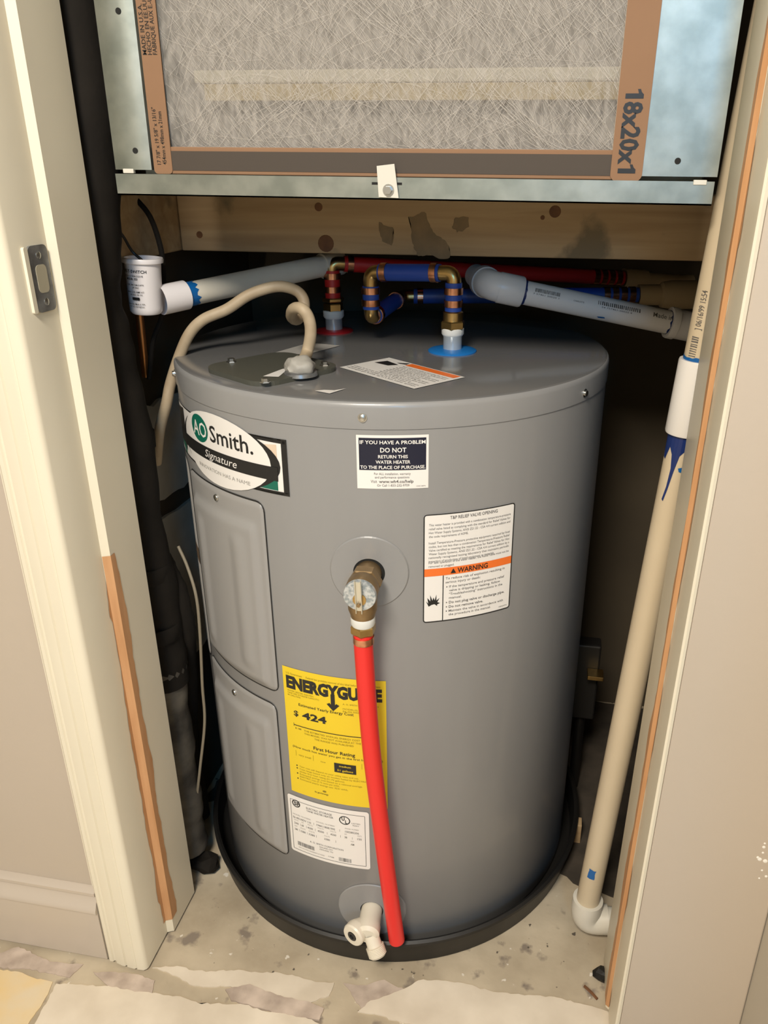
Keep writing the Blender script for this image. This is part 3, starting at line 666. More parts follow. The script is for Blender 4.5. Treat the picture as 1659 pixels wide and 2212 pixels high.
L6.text(Kt, 'A. O. SMITH CORPORATION', .27, .69, .70, .728); L6.text(Kt, 'ASHLAND CITY', .39, .56, .745, .768); L6.text(Kt, 'ASHLAND, TN', .39, .56, .785, .808); L6.text(Kt, '1748', .50, .57, .875, .895)
def barc(lab, key, u0, u1, v0, v1, n, sd):
    rnd = random.Random(sd); W = (u1-u0)/n
    for i in range(n): a = u0+W*i; lab.rect(key, a, a+W*rnd.uniform(.3, .75), v0, v1)
barc(L6, Kt, .10, .33, .79, .86, 26, 3); barc(L6, Kt, .63, .78, .855, .92, 16, 4)
L6.text(PR(INKL, 0, 'small_print'), 'MEETS OR EXCEEDS REQUIREMENTS OF ASHRAE', .11, .45, .885, .905)
L6.done()

# embossed access panels
def access_panel(th0, th1, z0, z1, scr):
    """curved pressed cover: rim flange, raised field with two pressed ribs"""
    b = bmesh.new(); NX, NZ = 64, 60; V = []
    W = RAD(th1-th0)*R; Hh = z1-z0; rc = .012
    def sm(t): t = max(0, min(1, t)); return t*t*(3-2*t)
    for j in range(NZ+1):
        row = []
        for i in range(NX+1):
            x = W*i/NX; z = Hh*j/NZ
            # round the corners by pulling the outline in
            dx = min(x, W-x); dz = min(z, Hh-z)
            xx, zz = x, z
            if dx < rc and dz < rc:
                d = math.hypot(rc-dx, rc-dz)
                if d > rc:
                    s = rc/d; ndx, ndz = rc-(rc-dx)*s, rc-(rc-dz)*s
                    xx = ndx if x < W/2 else W-ndx; zz = ndz if z < Hh/2 else Hh-ndz
            e = min(x, W-x)
            top = Hh-z; bot = z
            h = .0022
            fld = sm((e-.010)/.010)*sm((top-.026)/.014)*sm((bot-.004)/.010)
            h += .0042*fld
            for c, wd in ((.22, .016), (.74, .018)):
                h += .0024*sm(1-abs(x-c*W)/wd*1.0)*sm((top-.045)/.02)*sm((bot-.02)/.02)
            if min(dx, dz) < 1e-6: h = 0
            a = RAD(th0)+xx/R
            row.append(b.verts.new((TX+(R+h)*math.sin(a), TY-(R+h)*math.cos(a), z0+zz)))
        V.append(row)
    for j in range(NZ):
        for i in range(NX): b.faces.new((V[j][i], V[j][i+1], V[j+1][i+1], V[j+1][i]))
    o = sheet('access_panel', b, PANELM, wh)
    for p in o.data.polygons: p.use_smooth = True
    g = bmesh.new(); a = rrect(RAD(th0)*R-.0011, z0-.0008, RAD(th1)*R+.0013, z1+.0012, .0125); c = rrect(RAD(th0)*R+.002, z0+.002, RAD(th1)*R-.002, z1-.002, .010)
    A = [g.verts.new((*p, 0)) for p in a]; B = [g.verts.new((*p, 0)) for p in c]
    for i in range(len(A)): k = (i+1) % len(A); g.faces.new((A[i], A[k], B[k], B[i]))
    sheet('panel_edge_ring', _tw(g, .0006, .006), mat('edge_black', (.015, .015, .015), .6), o)  # thin black ring round the panel edge
    p = on(scr[0], scr[1], .002); n = nrm(scr[0])
    obj('screw', lathe([(.0046, 0), (.0046, .0010), (.0040, .0022), (0, .0028)], p, n, 14), STEEL, o, 40)
access_panel(-52, -19.2, .437, .7055, (-35.5, .6915))
access_panel(-53, -20.4, .1465, .4150, (-37, .3965))
for th, z in ((5.6, .8205), (62.9, .817), (-62, .818), (120, .818), (180, .818)):
    obj('lid_screw', lathe([(.0052, 0), (.0052, .0008), (.0036, .0009), (.0036, .0030), (.0028, .0036), (0, .0036)], on(th, z, .0012), nrm(th), 16), STEEL, wh, 40)
# round escutcheons
def disc(th, z, r, ri, name):
    b = bmesh.new(); n = 64; A = [b.verts.new((RAD(th)*R+r*math.cos(2*PI*i/n), z+r*math.sin(2*PI*i/n), 0)) for i in range(n)]
    B = [b.verts.new((RAD(th)*R+(r-.0015)*math.cos(2*PI*i/n), z+(r-.0015)*math.sin(2*PI*i/n), .0012)) for i in range(n)]
    Cc = [b.verts.new((RAD(th)*R+ri*math.cos(2*PI*i/n), z+ri*math.sin(2*PI*i/n), .0012)) for i in range(n)]
    for P, Q in ((A, B), (B, Cc)):
        for i in range(n): k = (i+1) % n; b.faces.new((P[i], P[k], Q[k], Q[i]))
    o = sheet(name, _tw(b, .0003, None), TANK, wh)
    g = bmesh.new(); poly2(g, ellipse(RAD(th)*R, z, ri+.001, ri+.001, 40)); sheet('opening', _tw(g, .0004, .006), HOLE, o); return o
VT, VZ = 6.2, .634
disc(VT, VZ, .0465, .0185, 'valve_escutcheon')
DT, DZ = 4.7, .086
disc(DT, DZ, .050, .0165, 'drain_escutcheon')
# relief valve
n = nrm(3.0); P0 = on(VT, VZ, -.01)
rv = obj('relief_valve', lathe([(.0145, 0), (.0155, .012), (.0155, .030)], P0, n, 28), BRONZE, wh, 35)
obj('hex', hexnut(P0+n*.026, P0+n*.041, .0195), BRONZE, rv)
obj('body', lathe([(0, .040), (.0165, .040), (.0185, .044), (.0185, .060), (.0175, .063), (0, .063)], P0, n, 32), BRONZE, rv, 35)
dn = (n+Vector((0, 0, .28))).normalized(); DC = P0+n*.062
obj('dial', lathe([(.0180, -.004), (.0188, .002), (.0180, .0042), (.0165, .0045), (0, .0045)], DC, n, 32), mat('dial_plate', (.60, .62, .62), .35, metal=.4, noise=.12, nscale=260, col2=(.30, .34, .36)), rv, 35)
obj('dial_hub', lathe([(.0075, .0045), (.0075, .0058), (0, .0062)], DC-Vector((0, 0, .004)), n, 20), BRASS, rv, 35)
tv = Vector((0, 0, 1)).cross(n).normalized()
def obox(c, ax, ay, az, sx, sy, sz, bev=0):
    b = box(-sx/2, sx/2, -sy/2, sy/2, -sz/2, sz/2, bev); Mx = Matrix((ax, ay, az)).transposed()
    for v in b.verts: v.co = Mx @ v.co+Vector(c)
    return b
lz = (Vector((0, 0, 1))+n*.10).normalized(); la = tv; ln_ = la.cross(lz).normalized(); ln_ = ln_ if ln_.dot(n) > 0 else -ln_
lev = obox(DC+n*.0085+Vector((0, 0, .002)), la, ln_, lz, .0062, .0012, .038, .0003)
for sg in (-1, 1):
    t = obox(DC+n*.0085+Vector((0, 0, .002))+la*sg*.0032+ln_*(.0008), la, ln_, lz, .001, .0045, .043, .0003); me = bpy.data.meshes.new('x'); t.to_mesh(me); t.free(); lev.from_mesh(me); bpy.data.meshes.remove(me)
obj('test_lever', lev, mat('lever_steel', (.72, .70, .60), .35, metal=.8), rv)
obj('lever_pin', lathe([(.0022, 0), (.0022, .003), (0, .003)], DC+n*.0085-Vector((0, 0, .008)), n, 12), BRONZE, rv)
OC = P0+n*.050
obj('outlet', lathe([(.0165, 0), (.0165, .020), (.0145, .026), (.0138, .030)], OC-Vector((0, 0, .004)), (0, 0, -1), 28), BRONZE, rv, 35)
# drain valve
P1 = on(DT, DZ, -.006); n = nrm(DT)
dv = obj('drain_valve', lathe([(.0150, 0), (.0155, .03), (.0165, .034), (.0165, .046), (.012, .050), (0, .050)], P1, n, 28), WPLAST, wh, 35)
nk = Vector((-.40, -.90, .05)).normalized(); KC = P1+n*.036+Vector((-.014, -.003, -.002))
obj('knob', lathe([(.010, -.012), (.0155, 0), (.0165, .003), (.0165, .012), (.0150, .0145), (.0075, .0150), (.0072, .0125), (0, .0125)], KC, nk, 22), WPLAST, dv, 30)
obj('stem', lathe([(.0066, .0120), (.0066, .0155), (.0035, .0156), (.0035, .0135), (0, .0135)], KC, nk, 18), mat('stem_black', (.02, .02, .02), .4), dv, 35)
no = Vector((.42, -.42, -.80)).normalized(); OC2 = P1+n*.042+Vector((.004, 0, -.004))
pr = [(.0105, 0), (.0105, .016)]
for i in range(7): pr += [(.0130, .0165+i*.0020), (.0118, .0175+i*.0020)]
pr += [(.0100, .0315), (.0085, .0315), (.0085, .020), (0, .020)]
obj('outlet', lathe(pr, OC2, no, 26), WPLAST, dv, 25)
# junction cover on the lid
def lid_poly(P, z0, z1): return extrude_xy(P, z0, z1)
pc = Vector((-.341, .902)); ax = Vector((.83, -.557)).normalized(); ay = Vector((-ax.y, ax.x))
cov = [(pc.x+ax.x*a+ay.x*c, pc.y+ax.y*a+ay.y*c) for a, c in rrect(-.062, -.062, .062, .062, .026, 7)]
b = lid_poly(cov, ZT-.001, ZT+.0058); 
jp = obj('junction_cover', b, PLATE, wh)
for u, v in ((500, 783), (573, 827), (701, 790)):
    p = atz(u, v+2, ZT+.004); obj('screw', lathe([(.0062, 0), (.0058, .001), (.0042, .0012), (.0042, .0046), (0, .0048)], (p.x, p.y, ZT+.0058), seg=6), STEEL, jp)
pco = atz(650, 806, ZT+.006); 
obj('connector', lathe([(.020, 0), (.019, .004), (.013, .006), (.0125, .012), (0, .012)], (pco.x, pco.y, ZT+.004), seg=20), DSTEEL, jp, 35)
b = bmesh.new(); bmesh.ops.create_icosphere(b, subdivisions=3, radius=.0165)
rnd = random.Random(3)
for v in b.verts: v.co = Vector((v.co.x*1.08, v.co.y, v.co.z*.75))*(1+rnd.uniform(-.10, .10)+.16*math.sin(v.co.x*330)*math.sin(v.co.y*290+1))+Vector((pco.x, pco.y, ZT+.014))
obj('sealing_putty', b, PUTTY, jp, 60)
# labels on the lid
def lid_sheet(name, P, m, z, parent=wh):
    b = bmesh.new(); poly2(b, P); 
    for v in b.verts: v.co.z = z
    bmesh.ops.recalc_face_normals(b, faces=b.faces); return sheet(name, b, m, parent)
lc = Vector((-.1855, .9195)); la_ = Vector((.79, -.613)).normalized(); lb_ = Vector((-la_.y, la_.x))
def lq(u, v): p = lc+la_*u+lb_*v; return (p.x, p.y)
tl = lid_sheet('lid_label', [lq(-.069, -.040), lq(.069, -.040), lq(.069, .040), lq(-.069, .040)], PAPERW, ZT+.0011)
lid_sheet('orange_bar', [lq(-.022, .026), lq(.064, .026), lq(.064, .038), lq(-.022, .038)], ORANGE, ZT+.0013, tl)
lid_sheet('black_mark', [lq(-.060, .008), lq(-.036, .010), lq(-.030, .022), lq(-.056, .026)], INK, ZT+.0013, tl)
lid_sheet('black_mark', [lq(-.040, .028), lq(-.030, .034), lq(-.026, .038), lq(-.024, .030), lq(-.034, .027)], INK, ZT+.0013, tl)
b = bmesh.new()
for i in range(11):
    s = random.choice(['Hydrogen gas builds up in a hot water system', 'when it is not used for a long period', 'Turn off power before servicing the heater', 'Read the instruction manual before use']); text2(b, s, -.020 if i < 8 else -.064, .062-.02*(i % 3 == 2), .019-.0052*i, .0215-.0052*i, bold=.006)
for v in b.verts: q_ = lq(v.co.x, v.co.y); v.co = (q_[0], q_[1], ZT+.0013)
sheet('small_print', b, INKG, tl)
lid_sheet('paper_scrap', [(atz(u, v, ZT).x, atz(u, v, ZT).y) for u, v in ((680, 846), (712, 852), (748, 841), (722, 845), (700, 844))], PAPERW, ZT+.0011)
lid_sheet('lid_label', [(atz(u, v, ZT).x, atz(u, v, ZT).y) for u, v in ((595, 763), (660, 768), (735, 748), (668, 742))], mat('faded_label', (.42, .40, .37), .45), ZT+.0011)
lid_sheet('paper_scrap', [(atz(u, v, ZT+.005).x, atz(u, v, ZT+.005).y) for u, v in ((568, 815), (602, 816), (625, 797), (610, 799))], PAPERW, ZT+.0062, jp)
# coloured rings and nipples on the lid
hx, cx = Vector((-.335, 1.1563, ZT)), Vector((-.1412, 1.0511, ZT))
for p, r, m, nm in ((hx, .0285, REDD, 'hot_ring'), (cx, .0325, BLUED, 'cold_ring')):
    obj(nm, lathe([(0, .0003), (r, .0003), (r, .0018), (r-.002, .0030), (r*.55, .0040), (0, .0045)], p, seg=40), m, wh, 40)
    obj('nipple', lathe([(.0125, .0), (.0125, .020), (.0135, .022), (.0135, .028), (0, .028)], p, seg=24), LINER, wh, 40)
settle(wh, (TX, TY, .008))

# black drain pan
pan = lathe([(0, .0), (.302, .0), (.312, .002), (.3175, .040), (.3215, .044), (.3215, .049), (.3175, .0515), (.3135, .049), (.309, .010), (.300, .0065), (0, .0065)], (TX, TY, 0), seg=128)
tag(obj('drain_pan', pan, BLACKP, None, 40), 'shallow round black plastic drain pan on the concrete floor', 'drain pan')
bpy.data.objects['drain_pan'].location = (0, 0, 0)

# red relief discharge pipe
rp = thing('discharge_pipe', 'bright red plastic discharge pipe hanging down the tank front', 'pipe')
n = nrm(3.0); TOPP = P0+n*.050-Vector((0, 0, .034)); XO = TOPP.copy()
obj('white_tape', lathe([(0, 0), (.0136, 0), (.0140, .002), (.0140, .009), (.0132, .011), (0, .011)], XO, (0, 0, -1), 26), TEFLON, rp, 35)
obj('brass_adapter', hexnut(XO-Vector((0, 0, .011)), XO-Vector((0, 0, .022)), .0148), BRASS, rp)
A = XO-Vector((0, 0, .022)); Bq = at(857, 2030, .7605)
mid = [A, A-Vector((0, 0, .03)), A.lerp(Bq, .33)+Vector((-.006, 0, 0)), A.lerp(Bq, .66)+Vector((-.004, 0, 0)), Bq]
obj('hose', tube(mid, .0112, 24, 10), REDP, rp, 40)
obj('crimp_ring', lathe([(.0112, 0), (.0123, 0), (.0123, .0085), (.0112, .0085)], A-Vector((0, 0, .0045)), (0, 0, -1), 26), COPPER, rp, 35)
settle(rp, Bq)

# ---------------------------------------------------------------- hot and cold pipework above the tank
PX = .0112
def ring_on(parent, p, d, L=.0085, r=PX): return obj('crimp_ring', lathe([(r, -L/2), (r*1.12, -L/2), (r*1.12, L/2), (r, L/2)], p, d, 24), COPPER, parent, 35)
Zv = Vector((0, 0, 1))
cp = thing('cold_water_pipe', 'blue cold water pipe with brass elbows and copper rings above tank', 'pipe')
c0 = cx+Zv*.028; ce = Vector((cx.x, cx.y, .9395))
obj('tape_wrap', lathe([(.0136, -.006), (.0150, -.004), (.0150, .003), (.0136, .004)], c0, Zv, 20), TEFLON, cp, 40)
obj('hex_adapter', hexnut(c0+Zv*.002, c0+Zv*.013, .0165), BRASS, cp)
obj('adapter_body', lathe([(.0135, .013), (.0135, .024), (.0105, .026)], c0, Zv, 24), BRASS, cp, 35)
obj('blue_sleeve', rod(c0+Zv*.024, ce-Zv*.012, PX), BLUEP, cp, 40)
zz0, zz1 = (c0+Zv*.024).z, ce.z-.012
for t in (.30, .72): ring_on(cp, Vector((cx.x, cx.y, zz0+(zz1-zz0)*t)), Zv)
ce2 = at(800, 588, 1.075)
dh = (ce2-ce).normalized()
obj('elbow', elbow(ce, -Zv, dh, .0098, .020), BRASS, cp, 50)
obj('blue_sleeve', rod(ce+dh*.019, ce2-dh*.014, PX), BLUEP, cp, 40)
ring_on(cp, ce+dh*.027, dh); ring_on(cp, ce2-dh*.021, dh)
ce3 = Vector((ce2.x, ce2.y, .8745))
obj('elbow', elbow(ce2, -Zv, -dh, .0098, .020), BRASS, cp, 50)
obj('blue_sleeve', rod(ce2-Zv*.018, ce3+Zv*.012, PX), BLUEP, cp, 40)
ring_on(cp, ce2-Zv*.024, Zv); ring_on(cp, ce2-Zv*.040, Zv)
ce4 = at(868, 640, 1.21); d34 = (ce4-ce3).normalized()
obj('elbow', elbow(ce3, Zv, d34, .0098, .018), BRASS, cp, 50)
obj('blue_sleeve', rod(ce3+d34*.014, ce4-d34*.018, PX), BLUEP, cp, 40)
ring_on(cp, ce3+d34*.019, d34); ring_on(cp, ce4-d34*.026, d34)
ce5 = at(1378, 637, 1.28); d45 = (ce5-ce4).normalized()
obj('elbow', elbow(ce4, -d34, d45, .0098, .020), BRASS, cp, 50)
obj('blue_sleeve', rod(ce4+d45*.018, ce5, PX), BLUEP, cp, 40)
ring_on(cp, ce4+d45*.028, d45)
for k in range(4): ring_on(cp, ce5-d45*(.010+.0130*k), d45, .009)
obj('cpvc_adapter', lathe([(.0155, 0), (.0155, .032), (.0105, .032)], ce5, d45, 24), CPVC, cp, 35)
obj('cpvc_coupling', lathe([(.0120, .030), (.0190, .036), (.0215, .050), (.0215, .100), (0, .100)], ce5, d45, 24), CPVC, cp, 35)
settle(cp, c0)
hp = thing('hot_water_pipe', 'red hot water pipe with brass elbow and copper rings above tank', 'pipe')
h0 = hx+Zv*.028; he = Vector((hx.x, hx.y, .9365))
obj('tape_wrap', lathe([(.0136, -.008), (.0155, -.005), (.0155, .003), (.0136, .004)], h0, Zv, 20), TEFLON, hp, 40)
obj('hex_adapter', hexnut(h0+Zv*.002, h0+Zv*.014, .0150), BRASS, hp)
obj('hex_adapter', hexnut(h0+Zv*.016, h0+Zv*.022, .0165), BRASS, hp)
obj('red_sleeve', rod(h0+Zv*.021, he-Zv*.010, PX), DREDP, hp, 40)
zz0 = (h0+Zv*.021).z; zz1 = he.z-.010
for t in (.32, .80): ring_on(hp, Vector((hx.x, hx.y, zz0+(zz1-zz0)*t)), Zv)
he2 = at(1345, 601, 1.35); he2.z = min(he2.z, .908); dh = (he2-he).normalized()
obj('elbow', elbow(he, -Zv, dh, .0098, .019), BRASS, hp, 50)
obj('red_sleeve', rod(he+dh*.018, he2, PX), DREDP, hp, 40)
ring_on(hp, he+dh*.027, dh)
for k in range(4): ring_on(hp, he2-dh*(.010+.0130*k), dh, .009)
obj('cpvc_adapter', lathe([(.0155, 0), (.0155, .040), (.0110, .042), (.0110, .125), (0, .125)], he2, dh, 24), CPVC, hp, 35)
settle(hp, h0)
# ---------------------------------------------------------------- condensate pipes
RP = .0152
def facing(p, ax): n_ = (CAMP-Vector(p)).normalized(); ax = Vector(ax).normalized(); return (n_-ax*n_.dot(ax)).normalized()
def on_pipe(name, bm, p, ax, r, m, parent, turn=0, step=.004):
    ax = Vector(ax).normalized(); n_ = facing(p, ax)
    if turn: n_ = Matrix.Rotation(turn, 3, ax) @ n_
    return sheet(name, wrap(bm, p, ax, n_, r, step), m, parent)
def ragged_band(L0, L1, r, amp, seed, span=1.0):
    rnd = random.Random(seed); b = bmesh.new(); n = 28; a0 = -PI*span; lo = []; hi = []
    for i in range(n+1):
        x = (a0+2*PI*span*i/n)*r; lo.append(b.verts.new((x, L0+rnd.uniform(-amp, amp), 0))); hi.append(b.verts.new((x, L1+rnd.uniform(-amp, amp), 0)))
    for i in range(n): b.faces.new((lo[i], lo[i+1], hi[i+1], hi[i]))
    return b
fs = thing('condensate_overflow_pipe', 'grey white drain pipe with white float switch cup at left', 'pipe')
ft, fb = at(307, 556, .945), at(317, 676, .945); fx_ = Vector((ft.x, .945, 0))
fa = (ft-fb).normalized(); Lf = (ft-fb).length; rf = .0215
body = obj('float_switch_cup', lathe([(0, 0), (rf*.80, 0), (rf*.92, .003), (rf*.94, .008), (rf*1.02, Lf-.006), (rf*1.16, Lf-.0055), (rf*1.18, Lf-.002), (rf*1.14, Lf), (rf*.98, Lf), (rf*.95, Lf-.015), (0, Lf-.02)], fb, fa, 36), mat('switch_white', (.74, .70, .70), .35), fs, 40)
b = bmesh.new()
for t, x0, x1, y0, y1, bo in (('SAFE-T-SWITCH', -.030, .0075, .0515, .0550, .02), ('NON-CORROSIVE', -.024, .003, .0468, .0488, 0), ('MODEL SS3', -.020, -.004, .0432, .0455, .02), ('FOR 24V CIRCUITS', -.020, .003, .0365, .0382, .01), ('24 VAC', -.012, -.003, .0333, .0350, .01), ('MAX 1.25 AMP AT', -.020, .003, .0280, .0297, .01), ('24 VAC 50 VA', -.016, .001, .0248, .0264, .01), ('Patent No. Made in USA', -.020, .003, .0135, .0152, .01), ('Do not overtighten', -.018, .002, .0105, .0121, .01)): text2(b, t, x0-.004, x1-.004, y0, y1, bold=bo)
on_pipe('lettering', b, fb, fa, rf+.0006, INK, body)
b = bmesh.new(); poly2(b, rrect(-.017, .019, -.007, .0225, .0008)); on_pipe('mark', b, fb, fa, rf+.0006, INK, body)
pA, pB = at(330, 652, .945), at(700, 574, 1.16); dp = (pB-pA).normalized(); Lp = (pB-pA).length
obj('outlet_hub', lathe([(.0185, .010), (.0185, .046), (RP, .046)], pA, dp, 28), mat('switch_white', (1, 1, 1)), fs, 40)
obj('pipe', rod(pA+dp*.040, pB, RP, 28), GPVC, fs, 40)
obj('end_hub', lathe([(RP, -.004), (.0178, -.004), (.0180, .0), (.0180, .030), (0, .030)], pB, dp, 28), GPVC, fs, 40)
on_pipe('primer_stain', ragged_band(.044, .058, RP, .0035, 4), pA, dp, RP+.0004, PRIMER, fs)
settle(fs, pB)
# black switch leads
w1 = thing('switch_wire', 'thin black wire drooping into the white float switch cup', 'wire')
obj('wire', tube([at(205, 470, .90), at(232, 478, .91), at(262, 505, .93), at(285, 542, .945), (ft.x, .945, ft.z-.004)], .0018, 8), INK, w1); settle(w1, (ft.x, .945, ft.z))
w2 = thing('control_cable', 'black cable hanging from the air handler behind the white cup', 'cable')
obj('cable', tube([at(290, 425, 1.0), at(325, 470, .99), at(348, 540, .985), at(353, 600, .99), at(350, 680, .99), at(330, 740, .985), at(322, 820, .97)], .0034, 10), FOAM, w2); settle(w2, at(322, 820, .97))
w3 = thing('copper_pipe', 'thin copper pipe rising at the left wall behind the cup', 'pipe')
obj('tube', tube([(-.556, .99, 1.034), (-.5545, .99, .95), (-.556, .985, .80)], .0056, 14), mat('old_copper', (.50, .22, .08), .35, metal=.9), w3, 40); settle(w3, (-.556, .985, .80))

wp = thing('condensate_drain_pipe', 'white plastic drain pipe sloping right above the tank', 'pipe')
eA = at(1018, 588, 1.115); pA = at(1060, 617, 1.10); pB = at(1452, 698, 1.155); dp = (pB-pA).normalized(); RW_ = .0160
Lp = (pB-pA).length
obj('pipe', rod(pA, pB, RW_, 32), WPVC, wp, 40)
d2 = (Vector((eA.x-.010, 1.19, .925))-pA).normalized()
obj('elbow', elbow(pA, dp, d2, .0195, .030, 26), WPVC, wp, 60)
obj('coupling_collar', lathe([(.0200, .010), (.0205, .012), (.0205, .042), (.0195, .044), (RW_, .044)], pA, dp, 30), WPVC, wp, 40)
obj('elbow_collar', lathe([(.0195, .020), (.0212, .020), (.0212, .032), (.016, .034), (.016, .07), (0, .07)], pA, d2, 30), mat('grey_pvc', (.50, .50, .50), .4), wp, 40)
on_pipe('primer_stain', ragged_band(.0440, .0475, RW_, .0006, 5), pA, dp, RW_+.0004, PRIMERD, wp)
on_pipe('primer_stain', ragged_band(Lp-.008, Lp-.0055, RW_, .0015, 6), pA, dp, RW_+.0004, PRIMERD, wp)
obj('end_hub', lathe([(RW_, -.006), (.0210, -.006), (.0215, -.004), (.0215, .004), (.0200, .005), (.0200, .030), (0, .03)], pB, dp, 30), WPVC, wp, 40)
def along(bm): return rot2(bm, PI/2)
def pipe_print(P, parent, m=INK):
    b = bmesh.new()
    for kind, a, c, y0, y1, arg in P:
        c_bm = bmesh.new()
        if kind == 'bars': c_bm.free(); c_bm = bars(a, c, y0, y1, arg, arg)
        else: text2(c_bm, arg, a, c, y0, y1, bold=.006)
        me = bpy.data.meshes.new('x'); c_bm.to_mesh(me); c_bm.free(); b.from_mesh(me); bpy.data.meshes.remove(me)
    return b
def along_pipe(name, b, p, ax, r, m, parent, flip=False):
    """text that runs along a pipe: x of the print along the axis, y round it"""
    ax = Vector(ax).normalized(); n_ = facing(Vector(p)+ax*(.85 if flip else .15), ax); n_ = Matrix.Rotation(-.5 if flip else 0, 3, ax) @ n_; t = n_.cross(ax)
    for v in b.verts:
        a = v.co.y/r; v.co = Vector(p)+ax*v.co.x+(n_*math.cos(a)+t*math.sin(a))*r
    bmesh.ops.recalc_face_normals(b, faces=b.faces); return sheet(name, b, m, parent)
b = pipe_print([('bars', .058, .093, .0040, .0092, 20), ('text', .056, .092, .0005, .0025, '7 57461 20025 1'), ('text', .112, .127, .0020, .0040, 'CHARLOTTE'), ('bars', .146, .207, .0045, .0100, 22), ('text', .152, .195, .0010, .0030, '54 757461-20025 4'), ('text', .225, .262, .0035, .0100, 'Made in U')], wp)
along_pipe('lettering', b, pA, dp, RW_+.0005, INKG, wp)
b = bmesh.new(); poly2(b, ragged([(.150, -.0125), (.160, -.0110), (.162, -.0135), (.152, -.0145)], .0006, .004, 3)); along_pipe('primer_stain', b, pA, dp, RW_+.0005, PRIMER, wp)
settle(wp, pB)

rs = thing('condensate_riser', 'tall tan drain pipe standing by the right door jamb', 'pipe')
YR = .876; RR = .0168
def cl(u, v): p = at(u, v, YR); return Vector((p.x+RR, YR, p.z))
Pt = cl(1519, 558); Pb = cl(1243, 1950); axr = (Pt-Pb).normalized()
Pt = Pb+axr*1.72; P0r = Pb
obj('pipe', rod(Pb, Pt, RR, 32), TANPVC, rs, 40)
def tz(z): return (z-Pb.z)/axr.z
tc0, tc1 = tz(at(1455, 940, YR-.01).z), tz(at(1480, 780, YR-.01).z)
obj('coupling', lathe([(RR, 0), (.0205, 0), (.0212, .002), (.0212, tc1-tc0-.002), (.0205, tc1-tc0), (RR, tc1-tc0)], Pb+axr*tc0, axr, 32), mat('coupling_white', (.72, .69, .65), .35), rs, 40)
on_pipe('primer_stain', ragged_band(tc1-.001, tc1+.004, RR, .001, 7), Pb, axr, RR+.0005, PRIMER, rs)
b = bmesh.new(); poly2(b, [(x, tc0+y) for x, y in ((-.024, .002), (.020, .002), (.022, -.012), (.006, -.014), (.000, -.022), (-.003, -.040), (-.006, -.064), (-.0085, -.078), (-.0105, -.076), (-.008, -.060), (-.007, -.038), (-.009, -.022), (-.013, -.014), (-.018, -.030), (-.022, -.028))])
on_pipe('primer_stain', b, Pb, axr, RR+.0006, PRIMERD, rs)
b = bmesh.new(); poly2(b, ragged([(.001, tc0-.036), (.008, tc0-.034), (.0075, tc0-.041), (.002, tc0-.040)], .0008, .003, 3)); on_pipe('primer_stain', b, Pb, axr, RR+.0006, PRIMER, rs)
tm = tz(at(1272, 1880, YR-.01).z); b = bmesh.new(); poly2(b, ragged([(-.0075, tm-.009), (.0025, tm-.010), (.0035, tm+.007), (-.0070, tm+.008)], .0010, .003, 4)); on_pipe('primer_stain', b, Pb, axr, RR+.0006, PRIMER, rs)
t0, t1_ = tz(at(1500, 775, YR-.01).z), tz(at(1520, 628, YR-.01).z)
b = pipe_print([('bars', t0+.002, t0+.024, -.0035, .0045, 9), ('text', t0+.030, t1_, -.0030, .0035, '] 06/16/99 15:54')], rs)
along_pipe('lettering', b, Pb, axr, RR+.0005, INKG, rs, True)
ez = Vector((Pb.x-.001, YR, .030)); hub = Pb+axr*.012
obj('elbow_hub', lathe([(RR, 0), (.0220, 0), (.0222, .002), (.0222, (hub-ez).length-.02)], hub, ez-hub, 32), GPVC, rs, 40)
obj('elbow', elbow(ez, (hub-ez), Vector((1, .10, .06)), .0215, .034, 28), GPVC, rs, 60)
obj('branch', rod(ez+Vector((1, .10, .06)).normalized()*.030, ez+Vector((1, .10, .06)).normalized()*.13, .0180, 28), GPVC, rs, 40)
settle(rs, (ez.x, ez.y, .008))

# ---------------------------------------------------------------- power cable to the junction cover
ec = thing('power_cable', 'tan flexible power cable looping from tank lid to left wall', 'cable')
pts = [(pco.x, pco.y, ZT+.016), at(662, 765, .922), at(671, 722, .925), at(667, 688, .925), at(652, 667, .925), at(634, 668, .94), at(630, 684, .965), at(642, 690, .99), at(656, 672, 1.005), at(655, 645, 1.01), at(636, 626, 1.01), at(597, 619, 1.0), at(540, 636, .99), at(490, 668, .98), at(440, 690, .97), at(410, 720, .965), at(388, 768, .96), at(368, 830, .955), at(360, 870, .95), at(345, 930, .96), at(338, 1000, .97)]
obj('sheath', tube(pts, .0072, 14, 8), CABLE, ec, 50); settle(ec, pts[0])
# ---------------------------------------------------------------- insulated lines down the left side
il = thing('insulated_line', 'thick black foam insulated line running down the left side', 'insulated pipe')
wob = lambda a, f, p: (lambda t: 1+a*math.sin(f*t+p)+.5*a*math.sin(2.7*f*t))
obj('foam', tube([(-.522, .880, 1.80), (-.522, .880, 1.25), (-.530, .876, 1.05), (-.546, .873, .95), (-.546, .875, .88), (-.541, .885, .78), (-.545, .893, .62), (-.541, .90, .47), (-.544, .90, .36)], .0335, 20, 12, rfun=wob(.05, 40, 0)), FOAM, il, 60)
for z, x in ((.74, -.543), (.55, -.545), (.455, -.543)):
    obj('tape_wrap', lathe([(.034, -.012), (.0352, -.010), (.0352, .010), (.034, .012)], (x, .893, z), (.03, .03, 1), 22), FOAM, il, 40)
obj('lower_wrap', tube([(-.543, .90, .40), (-.548, .90, .25), (-.548, .90, .12), (-.546, .895, .032)], .032, 18, 10, rfun=wob(.06, 20, 1)), DIRTY, il, 60)
settle(il, (-.546, .895, 0))
il2 = thing('insulated_line', 'thinner black foam line tucked between thick line and tank', 'insulated pipe')
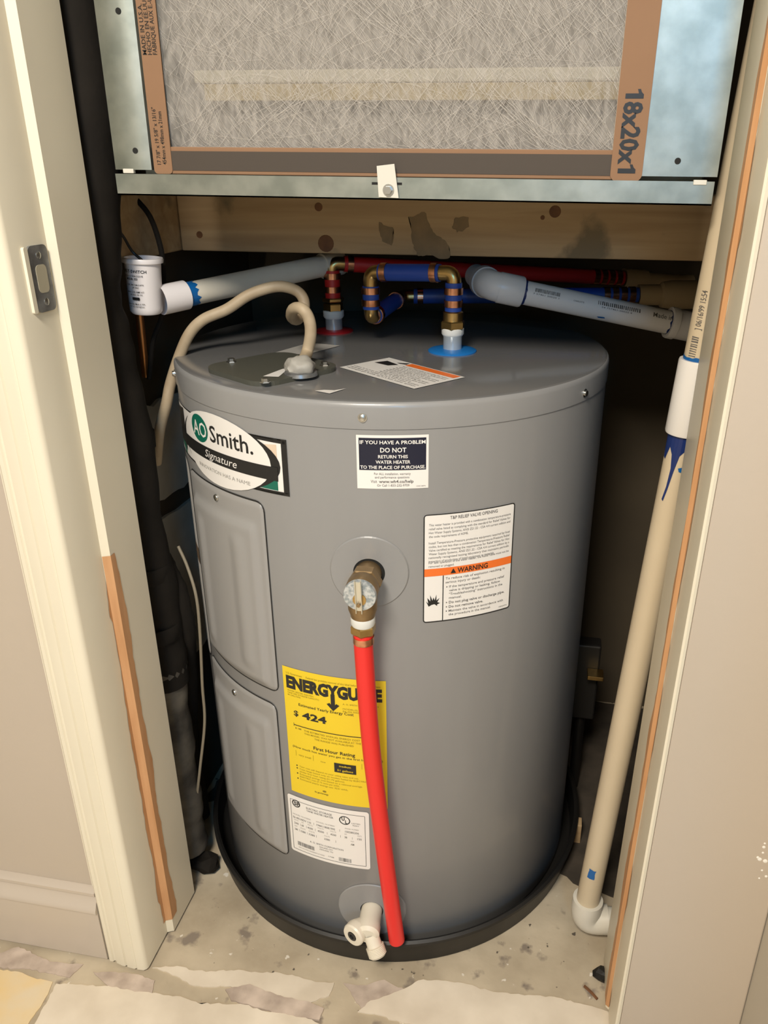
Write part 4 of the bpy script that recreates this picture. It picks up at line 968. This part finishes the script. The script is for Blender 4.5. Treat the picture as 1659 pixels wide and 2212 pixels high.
obj('foam', tube([(-.535, .915, .56), (-.524, .922, .52), (-.515, .925, .46), (-.530, .945, .36), (-.555, .965, .20), (-.558, .975, .02)], .0155, 14, 8, rfun=wob(.06, 30, 0)), FOAM, il2, 60); settle(il2, (-.558, .975, .02))
gw = thing('thin_wire', 'thin pale wire dangling between black lines and tank', 'wire')
obj('wire', tube([at(385, 1180, .935), at(405, 1225, .925), at(424, 1290, .91), at(432, 1370, .905), at(437, 1480, .905), at(442, 1560, .905), at(432, 1660, .90), at(420, 1770, .90), at(417, 1830, .90), at(432, 1860, .895)], .0022, 8), mat('pale_wire', (.24, .20, .14), .6), gw); settle(gw, at(432, 1860, .895))

# ---------------------------------------------------------------- odds and ends on the floor and behind
def lump(name, c, s, m, seed, label, cat, amp=.25):
    rnd = random.Random(seed); b = bmesh.new(); bmesh.ops.create_icosphere(b, subdivisions=2, radius=1)
    for v in b.verts: k = 1+rnd.uniform(-amp, amp); v.co = Vector((v.co.x*s[0]*k, v.co.y*s[1]*k, max(-.999, v.co.z)*s[2]*k))
    zm = min(v.co.z for v in b.verts)
    for v in b.verts: v.co.z -= zm
    o = obj(name, b, m); o.location = c; return tag(o, label, cat)
p = atz(448, 1888, 0); lump('foam_scrap', (p.x-.012, p.y+.01, 0), (.028, .020, .012), FOAM, 2, 'torn black foam scrap on floor beside left jamb', 'scrap')
p = atz(1288, 2110, 0); lump('rubber_scrap', (p.x+.010, p.y, 0), (.014, .012, .006), BLACKP, 3, 'small black rubber scrap on floor by right jamb', 'scrap')
tw = thing('wood_splinter', 'thin brown splinter lying on floor by right jamb', 'splinter'); q0, q1 = atz(1262, 2130, .003), atz(1290, 2158, .003)
obj('stick', tube([q0, q0.lerp(q1, .5)+Vector((0, .001, 0)), q1], .0022, 6, 3), KNOT, tw); settle(tw, (q0.x, q0.y, 0))
vb = thing('valve_box', 'small black box with brass fitting in the gap right of tank', 'valve')
p = at(1268, 1425, 1.17); q_ = at(1286, 1463, 1.15)
obj('box', box(p.x-.020, p.x+.022, 1.17, 1.20, .17, p.z+.028, .003), BLACKP, vb)
obj('brass_bar', box(q_.x-.0135, q_.x+.0135, 1.145, 1.17, q_.z-.004, q_.z+.004, .001), BRASS, vb)
obj('stand_pipe', rod((p.x, 1.19, 0), (p.x, 1.19, .172), .009, 16), BLACKP, vb, 40)
settle(vb, (p.x, 1.19, 0))
p = atz(1245, 1812, 0); bw = obj('wood_block', box(-.006, .006, -.01, .01, 0, .040, .001), PINE); bw.location = (p.x, p.y, 0); tag(bw, 'small pale wood offcut standing behind tank at right', 'wood block')
